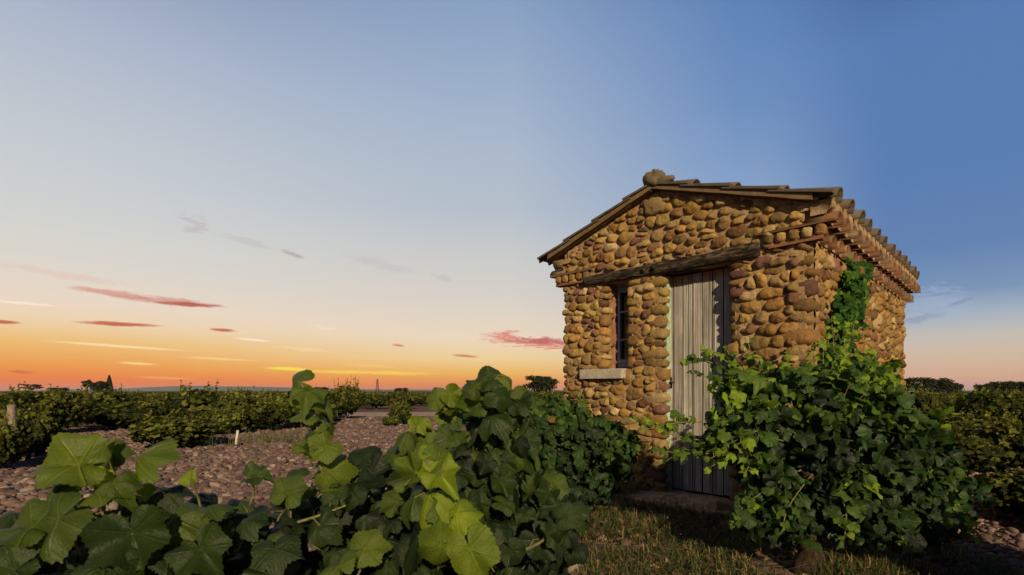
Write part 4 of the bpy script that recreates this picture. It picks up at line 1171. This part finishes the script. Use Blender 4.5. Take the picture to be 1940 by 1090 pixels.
for k, (x_, y_, lb) in enumerate([(3.1, 1.72, 'unseen grapevine added for shade, next in the near row right of the big sprawling one'), (4.45, .5, 'unseen grapevine added for shade, two places right of the big sprawling one in the near row'),
                                  (4.75, 3.0, 'unseen grapevine added for shade in the second row, right of the stony strip'), (4.0, -.9, 'unseen grapevine added for shade behind the near row at the far right')]):
    put('n', k, x_, y_, (1.1, 1.1, .86), lb, 'grapevines of the near row')  # out-of-frame vines, added to cast shade over the field at right
GF = 'grapevines in the distant rows'
FL = 'leafy grapevine in the distant rows running towards the horizon'
cnt = 0
for row in range(30):
    y = 14.5 + row * 2.3 * (1 + row * .022)
    for c in range(-60, 61):
        x = c * (1.75 + row * .045) + random.uniform(-.35, .35) + (.7 if row % 2 else 0)
        if random.random() < .1: continue
        if abs(x) > y * 1.02 + .5: continue
        px = CX + F * x / y
        # the open stony clearing, the track and the hut hide or clear these
        if 400 < px < 1062 and y < 27.5 and not (px < 620 and y > 13): continue
        if px > 1062 and px < 1700: continue
        if abs(y - (23.6 + max(0, x) * .42 + max(0, -x) * -.08)) < 2.6 and px > 620: continue
        if px > 1700 and y < 13: continue
        if cnt > 262: break
        cnt += 1; h = (random.uniform(.62, 1.05) if y > 20 else random.uniform(.7, 1.15)) * (1.2 if random.random() < .14 else 1)
        wv_ = random.uniform(.8, 1.25); put('f', cnt, x, y + random.uniform(-.3, .3), (wv_, wv_, h), FL, GF)
print('field vines', cnt)
# the vineyard beyond, too many and too far to count
lv = Leaves(); g = np.random.default_rng(77)
for i in range(16000):
    y = 40 + 190 * g.uniform(0, 1) ** 1.6; x = g.uniform(-1.05, 1.05) * y
    y = round(y / 3.2) * 3.2 + g.normal(0, .35)
    z = g.uniform(.2, .66) + .08 * mnoise.noise(Vector((x * .5, y * .5, 0)))
    lv.add((x, y, z), unit([0, -.5, .7] + g.normal(0, .4, 3)), unit(g.normal(0, 1, 3)), .34 * g.uniform(.6, 1.2), g.uniform(0, .75))
fv = lv.build('far_vineyard', T_far, M_leaf_field, None, 9, False); tag(fv, 'mass of vineyard foliage reaching the horizon', 'vineyard', kind='stuff')


# ---- trees on the skyline
def tree(name, x, y, h, w, label, group=None, seed=0, kind='round', mat=M_leaf_tree):
    root = empty(name, (x, y, 0), 0, label, 'tree', group); g = np.random.default_rng(seed); lv = Leaves(); tr = MB()
    tr.tube([(0, 0, -.1), (.05 * h, 0, h * .25), (0, 0, h * .55)], [h * .05, h * .035, h * .02], 7, wob=.2)
    if kind == 'cypress':
        for i in range(600):
            t = g.uniform(0, 1); r_ = w * .5 * (1 - t) ** .6 * min(1, t * 6 + .4); a = g.uniform(0, 6.28)
            lv.add((math.cos(a) * r_, math.sin(a) * r_, h * (.05 + .97 * t)), (math.cos(a), math.sin(a), .3), (0, 0, 1), h * .05 * g.uniform(.6, 1.2), g.uniform(0, .7))
    else:
        for k in range(14):
            a = g.uniform(0, 6.28); R_ = w * .5 * g.uniform(.15, .75); zz = h * g.uniform(.4, .85)
            if kind == 'sparse': zz = h * g.uniform(.5, .92)
            tip = (math.cos(a) * R_, math.sin(a) * R_, zz)
            tr.tube([(0, 0, h * .3), (tip[0] * .5, tip[1] * .5, (zz + h * .3) * .5 + h * .05), tip], [h * .02, h * .013, h * .006], 5)
            blob(lv, tip, (w * g.uniform(.11, .2), w * g.uniform(.11, .2), h * g.uniform(.08, .15)), 75 if kind == 'sparse' else 120, h * .05, (0, .9), g=g, jit=.9, shell=.2, bias=(0, 0, 0))
        if kind == 'dense':
            for k in range(9): a = g.uniform(0, 6.28); blob(lv, (math.cos(a) * w * .3, math.sin(a) * w * .3, h * g.uniform(.5, .82)), (w * .17, w * .17, h * .13), 90, h * .05, (0, .9), g=g, jit=.9, shell=.2, bias=(0, 0, 0))
            blob(lv, (0, 0, h * .45), (w * .42, w * .42, h * .36), 600, h * .055, (0, .8), g=g, bias=(0, 0, 0))
    tr.build('trunk', M_bark, root); lv.build('crown', T_far, mat, root, seed, False)
    return root


def tree_px(name, px, top, wpx, Y, label, group=None, seed=0, kind='round'):
    return tree(name, (px - CX) / F * Y, Y, (CAMZ + (HY - top) / F * Y) * 1.13, wpx / F * Y, label, group, seed, kind)


tree_px('oak_tree', 1028, 714, 70, 120, 'round spreading oak on the skyline just left of the hut', None, 1, 'dense')
tree_px('shrub_tree', 956, 727, 30, 110, 'small bushy tree on the skyline left of the round oak', None, 2, 'dense')
tree_px('shrub_tree', 606, 733, 34, 90, 'small dark bush on the skyline right of the tall foreground shoot', None, 12, 'dense')
tree_px('shrub_tree', 760, 736, 30, 90, 'low dark bush on the skyline right of the pylon', None, 13, 'dense')
tree_px('shrub_tree', 893, 722, 26, 130, 'small ragged tree on the skyline above the centre foreground vine', None, 3, 'sparse')
tree_px('cypress_tree', 207, 716, 15, 260, 'dark pointed cypress on the far left skyline', None, 4, 'cypress')
tree_px('pine_tree', 165, 722, 26, 260, 'left tree of the dark clump beside the cypress', 'clump of trees beside the cypress', 5, 'sparse')
tree_px('pine_tree', 186, 723, 32, 255, 'broad middle tree of the dark clump beside the cypress', 'clump of trees beside the cypress', 6, 'dense')
tree_px('pine_tree', 60, 729, 40, 240, 'flat-crowned tree near the left end of the skyline', None, 7, 'sparse')
tree_px('shrub_tree', 108, 734, 42, 260, 'low flat clump on the skyline left of the cypress', None, 8, 'dense')
for i, (px, tp, w_, lb) in enumerate([(1740, 717, 60, 'dense dark tree on the right skyline beside the hut wall'), (1775, 718, 56, 'dense dark tree in the middle of the right skyline clump'), (1805, 726, 36, 'lower tree at the right end of the clump by the hut'),
                                      (1868, 728, 40, 'small open-crowned tree on the far right skyline'), (1900, 722, 46, 'taller tree on the skyline near the right picture edge'), (1935, 724, 50, 'tree cut by the right picture edge on the skyline')]):
    tree_px('oak_tree', px, tp, w_, 150, lb, None, 20 + i, 'dense')

# ---- lattice pylon
py = empty('pylon', ((715 - CX) / F * 600, 600, 0), 0, 'lattice electricity pylon on the distant skyline', 'pylon')
pm = MB(); H_ = CAMZ + (HY - 718) / F * 600
for sx in (-1, 1):
    for sy in (-1, 1): pm.tube([(sx * 1.9, sy * 1.9, 0), (sx * .8, sy * .8, H_ * .6), (sx * .25, sy * .25, H_)], .16, 4)
for k in range(9):
    z0, z1 = H_ * k / 9, H_ * (k + 1) / 9; w0 = np.interp(z0, [0, H_ * .6, H_], [1.9, .8, .25]); w1 = np.interp(z1, [0, H_ * .6, H_], [1.9, .8, .25])
    for s_ in (-1, 1): pm.tube([(s_ * w0, -w0, z0), (-s_ * w1, -w1, z1)], .09, 4); pm.tube([(s_ * w0, w0, z0), (-s_ * w1, w1, z1)], .09, 4)
pm.build('lattice_mast', M_iron, py)
am = MB()
for zz in (.72, .85): am.tube([(-2.3, 0, H_ * zz), (0, 0, H_ * zz + .5), (2.3, 0, H_ * zz)], .13, 4)
am.build('cross_arm', M_iron, py)

# ---- stakes
M_white = mat_plain('sun_bleached_plastic', (.5, .47, .42), .6, 20, .15)
M_post = mat_plain('grey_wood_post', (.2, .15, .12), .9, 20, .35, .6)
p = at(447, 846, 9.7); m_ = MB(); m_.tube([(0, 0, -.05), (.01, 0, .16), (.035, 0, .33)], [.025, .024, .022], 8)
o_ = m_.build('stake', M_white); o_.location = (p[0], p[1], 0); tag(o_, 'short white stake leaning in the stones of the clearing', 'stake')
p = at(24, 850, 7.6); m_ = MB(); m_.tube([(0, 0, -.05), (.0, 0, .5), (-.02, 0, .86)], [.055, .05, .048], 9, wob=.15)
o_ = m_.build('post', M_post); o_.location = (p[0], p[1], 0); tag(o_, 'grey wooden post among the vines at the left edge', 'post')

# ------------------------------------------------------------------ field cobbles
def sphere_t(nu, nv):
    V = [(0, 0, -1)]
    for j in range(1, nv):
        ph = -math.pi / 2 + math.pi * j / nv
        for i in range(nu): t = 2 * math.pi * (i + .5 * (j % 2)) / nu; V.append((math.cos(ph) * math.cos(t), math.cos(ph) * math.sin(t), math.sin(ph)))
    V.append((0, 0, 1)); Fc = []
    for i in range(nu): Fc.append((0, 1 + (i + 1) % nu, 1 + i))
    for j in range(nv - 2):
        a, c = 1 + j * nu, 1 + (j + 1) * nu
        for i in range(nu): i2 = (i + 1) % nu; Fc += [(a + i, a + i2, c + i), (a + i2, c + i2, c + i)]
    e = len(V) - 1; a = 1 + (nv - 2) * nu
    for i in range(nu): Fc.append((a + i, a + (i + 1) % nu, e))
    return np.array(V), np.array(Fc)


PCOL = np.array([(.155, .10, .09), (.135, .088, .077), (.19, .13, .115), (.10, .065, .058), (.165, .113, .10), (.26, .205, .18), (.13, .094, .09)])


def in_hut(x, y, m_=.05):
    dx_, dy_ = x - HUT[0], y - HUT[1]; a = (dx_ - dy_) * .7071; c = (dx_ + dy_) * .7071
    return (a > WX - m_) & (a < m_) & (c > -m_) & (c < DY + m_)


def cobbles():
    g = np.random.default_rng(50); pts = []
    y = 1.9
    while y < 22.5:
        sz = .031 + .017 * min(1, y / 20); step = sz * 1.8
        x = -y * 1.02
        while x < y * 1.02:
            pts.append((x + g.normal(0, step * .25), y + g.normal(0, step * .25), sz)); x += step * g.uniform(.8, 1.3)
        y += step * .92
    P = np.array(pts); X, Y = P[:, 0], P[:, 1]
    px = CX + F * X / Y; keep = ~in_hut(X, Y)
    # bare, grassy strip before the hut; hidden ground behind it
    gr = (X > .1) & (X < 2.6) & (Y < 5.4); keep &= ~(gr & (g.uniform(size=len(X)) < .93))
    keep &= ~((px > 1075) & (px < 1690) & (Y > 5.2))
    keep &= ~((px > 1800) & (Y > 9)); keep &= ~((px < 540) & (Y > 14.5))
    keep &= ~((px > 620) & (Y > 20.8)) & (g.uniform(size=len(X)) < .93)
    P = P[keep]; n = len(P); X, Y = P[:, 0], P[:, 1]
    s_ = P[:, 2] * np.minimum(g.lognormal(0, .38, n), 1.9); ax = np.stack([s_ * g.uniform(.85, 1.35, n), s_ * g.uniform(.75, 1.1, n), s_ * g.uniform(.4, .7, n)], 1)
    rz = g.uniform(0, np.pi, n); col = PCOL[g.integers(0, len(PCOL), n)] * g.uniform(.7, 1.15, n)[:, None]
    ax[X > 1.3] *= .62
    z = np.array([gz(a, c) for a, c in zip(X, Y)]) + ax[:, 2] * g.uniform(.15, .6, n)
    tl = g.normal(0, .22, (n, 2))
    return np.stack([X, Y, z], 1), ax, rz, col, tl


cp, cax, crz, ccol, ctl = cobbles()
vis = (CX + F * cp[:, 0] / cp[:, 1]); big = np.where((vis > 20) & (vis < 1000) & (cp[:, 1] > 3.6), cax[:, 0] / cp[:, 1], 0) + np.where((vis > 1500) & (vis < 1935), cax[:, 0] / cp[:, 1] * .8, 0)
order = np.argsort(-big); ind, rest = order[:300], order[300:]


def rot_cobble(V, ax, rz, tl, g):
    c, s_ = np.cos(rz), np.sin(rz)
    L = V[None] * ax[:, None, :]
    L[..., 2] += L[..., 0] * tl[:, 0:1] + L[..., 1] * tl[:, 1:2]
    return np.stack([L[..., 0] * c[:, None] - L[..., 1] * s_[:, None], L[..., 0] * s_[:, None] + L[..., 1] * c[:, None], L[..., 2]], 2)


def lump(V, seed, k=.16, f=1.5): return np.array([v * (1 + k * mnoise.noise(Vector(v) * f + Vector((seed * 7.3, 0, 0)))) for v in V])


off = 0; VV = []; FF = []; CC = []; g = np.random.default_rng(5)
far_m = cp[rest, 1] > 7
for sel, (nu, nv) in ((rest[~far_m], (10, 7)), (rest[far_m], (7, 5))):
    base, Fc = sphere_t(nu, nv); tv = [lump(base, k) for k in range(5)]; wh = g.integers(0, 5, len(sel))
    for k in range(5):
        s2 = sel[wh == k]; L = rot_cobble(tv[k], cax[s2], crz[s2], ctl[s2], g) + cp[s2][:, None, :]
        VV.append(L.reshape(-1, 3)); FF.append((Fc[None] + (np.arange(len(s2)) * len(base))[:, None, None] + off).reshape(-1, 3)); off += len(s2) * len(base)
        CC.append(np.repeat(np.concatenate([ccol[s2], np.ones((len(s2), 1))], 1), len(base), 0))
ob = fast_mesh('cobbles', np.concatenate(VV), np.concatenate(FF), M_pebble, None, {'tint': ('FLOAT_COLOR', np.concatenate(CC))})
tag(ob, 'bed of rounded reddish river cobbles covering the vineyard soil', 'cobbles', kind='stuff')
print('cobbles', len(cp))
base, Fc = sphere_t(14, 9); tm_ = []
for k in range(6):
    V = lump(base, k + 10, .2); me = None
    for cidx in range(len(PCOL)):
        oo = fast_mesh('cobblestone', V, Fc, M_pebble, None, {'tint': ('FLOAT_COLOR', np.tile(np.array([*PCOL[cidx] * .95, 1]), (len(V), 1)))})
        tm_.append(oo.data); bpy.data.objects.remove(oo)
for i in ind:
    o_ = bpy.data.objects.new('cobblestone', tm_[random.randrange(len(tm_))]); COL.objects.link(o_)
    o_.location = cp[i]; o_.scale = cax[i]; o_.rotation_euler = (ctl[i][1], ctl[i][0], crz[i])
    tag(o_, 'rounded reddish cobblestone among the larger ones of the stony ground', 'stone', 'larger cobbles lying on the stony ground')

# ------------------------------------------------------------------ grass, litter and weeds before the hut
def blades(name, n, area, hl, cols, seed, lean=.5, wd=.0028, label='', cat=''):
    g = np.random.default_rng(seed); V = np.zeros((n, 5, 3)); C_ = np.zeros((n, 5, 4)); C_[..., 3] = 1
    k = 0
    while k < n:
        x, y = area(g)
        h = g.uniform(*hl); a = g.uniform(0, 6.28); ln = g.uniform(0, lean) * h; w = wd * g.uniform(.7, 1.5)
        z = gz(x, y) - .005; dxy = np.array([math.cos(a), math.sin(a)]) * ln; pv = np.array([-math.sin(a), math.cos(a)]) * w
        V[k] = [(x - pv[0], y - pv[1], z), (x + pv[0], y + pv[1], z), (x + dxy[0] * .4 + pv[0] * .8, y + dxy[1] * .4 + pv[1] * .8, z + h * .6), (x + dxy[0] * .4 - pv[0] * .8, y + dxy[1] * .4 - pv[1] * .8, z + h * .6), (x + dxy[0], y + dxy[1], z + h * (1 - .3 * ln / h))]
        C_[k, :, :3] = np.array(cols[g.integers(0, len(cols))]) * g.uniform(.6, 1.3); k += 1
    Fc = np.array([(0, 1, 2), (0, 2, 3), (3, 2, 4)])
    FF = (Fc[None] + (np.arange(n) * 5)[:, None, None]).reshape(-1, 3)
    o = fast_mesh(name, V.reshape(-1, 3), FF, M_grass, None, {'tint': ('FLOAT_COLOR', C_.reshape(-1, 4))})
    return tag(o, label, cat, kind='stuff')


M_grass, q, o = new_mat('grass_blade')
tn = q.n('ShaderNodeAttribute', attribute_name='tint').outputs[0]
p = q.n('ShaderNodeBsdfPrincipled'); q.L.new(tn, p.inputs['Base Color']); p.inputs['Roughness'].default_value = .7; p.inputs['Specular IOR Level'].default_value = .15
tr_ = q.n('ShaderNodeBsdfTranslucent'); q.L.new(tn, tr_.inputs[0]); ms = q.n('ShaderNodeMixShader'); ms.inputs[0].default_value = .3
q.L.new(p.outputs[0], ms.inputs[1]); q.L.new(tr_.outputs[0], ms.inputs[2]); q.L.new(ms.outputs[0], o.inputs[0])


def area_hut(g):
    while True:
        x, y = g.uniform(.05, 2.9), g.uniform(2.4, 5.9)
        if in_hut(x, y, .0): continue
        # keep the sandy threshold bare
        dx_, dy_ = x - HUT[0], y - HUT[1]; a = (dx_ - dy_) * .7071; c = (dx_ + dy_) * .7071
        if -1.9 < a < -.3 and -.5 < c: 
            if g.uniform() < .93: continue
        if mnoise.noise(Vector((x * 2.2, y * 2.2, 4))) < -.25 + g.uniform(-.15, .3): continue
        return x, y


blades('grass', 24000, area_hut, (.03, .13), [(.07, .10, .03), (.10, .13, .04), (.20, .15, .07), (.30, .21, .10), (.05, .08, .025), (.07, .10, .03)], 61, 2.4, .0024, 'short dry grass and clover on the ground before the hut', 'grass')


def weed_area(g):
    while True:
        x, y = g.normal(-4.9, .6), g.normal(10.6, .6)
        return x, y


blades('dry_weeds', 420, weed_area, (.08, .42), [(.12, .14, .04), (.2, .17, .07), (.09, .12, .03)], 62, .9, .004, 'thin tall weeds growing right of the white stake', 'weeds')


def base_area(g):
    t = g.uniform(-2.9, -1.55); d = abs(g.normal(0, .16)) + .05
    return HUT[0] + (t + -d) * .7071, HUT[1] + (-t - d) * .7071


blades('wall_weeds', 1500, base_area, (.05, .2), [(.26, .22, .09), (.14, .14, .05), (.3, .24, .12)], 63, .8, .004, 'yellowing weeds along the foot of the front wall', 'weeds')
# dead leaves and earth clods
lv = Leaves(); g = np.random.default_rng(64)
for i in range(1500):
    x, y = area_hut(g); lv.add((x, y, gz(x, y) + g.uniform(.008, .03)), unit([0, 0, 1] + g.normal(0, .35, 3)), unit(g.normal(0, 1, 3)), g.uniform(.015, .038), g.uniform(0, 1))
M_litter, q, o = new_mat('dead_leaf'); rn = q.n('ShaderNodeAttribute', attribute_name='rnd').outputs['Fac']
pbsdf(q, o, q.ramp(rn, [(0, (.16, .08, .04)), (.5, (.32, .18, .09)), (1, (.48, .32, .17))]), .85)
lt_ = lv.build('leaf_litter', T_mid, M_litter, None, 4, False); tag(lt_, 'dead brown vine leaves scattered over the grass before the hut', 'leaf litter', kind='stuff')
VV = []; FF = []; CC = []; off = 0; base, Fc = sphere_t(8, 6); n = 900
for i in range(n):
    x, y = area_hut(g); s_ = g.lognormal(-4.45, .45); L = lump(base, i % 9, .5, 1.3) * np.array([s_ * g.uniform(.8, 1.5), s_, s_ * .6]) + np.array([x, y, gz(x, y) + s_ * .25])
    VV.append(L); FF.append(Fc + off); off += len(L); CC.append(np.tile([*(np.array((.3, .19, .12)) * g.uniform(.5, 1.3)), 1], (len(L), 1)))
ob = fast_mesh('gravel', np.concatenate(VV), np.concatenate(FF), M_pebble, None, {'tint': ('FLOAT_COLOR', np.concatenate(CC))}); tag(ob, 'small gravel and earth clods on the ground before the hut', 'gravel', kind='stuff')
# a few larger stones one can pick out before the hut
for k, (px, py_, r_, lb, c) in enumerate([(1385, 1003, .055, 'tan wedge-shaped stone in the grass left of the gnarled trunk', (.36, .21, .1)), (1283, 1030, .035, 'flat tan stone in the grass before the door', (.38, .24, .13)),
                                       (1345, 1040, .03, 'pale pinkish stone in the grass, near the bottom edge', (.42, .28, .2)), (1180, 985, .03, 'small brown stone in the grass before the wall', (.3, .2, .13))]):
    Y = CAMZ * F / (py_ - HY); m_ = MB(); super_stone(m_, (0, 0, 0), (r_ * 1.4, r_, r_ * .6), 0, col=c, amp=.3)
    o_ = m_.build('field_stone', M_stone); o_.location = ((px - CX) / F * Y, Y, .02); tag(o_, lb, 'stone')

# ------------------------------------------------------------------ air
m, q, o = new_mat('haze_air')
pv = q.n('ShaderNodeVolumePrincipled'); pv.inputs['Color'].default_value = (.75, .78, .88, 1); pv.inputs['Density'].default_value = 4.5e-5
pv.inputs['Anisotropy'].default_value = 0.0
q.L.new(pv.outputs[0], o.inputs['Volume'])
hz = MB(); hz.box((-15000, -3500, -8), (15000, 14800, 100)); o_ = hz.build('haze', m); o_['kind'] = 'stuff'; o_['label'] = 'thin evening haze over the plain'; o_['category'] = 'haze'
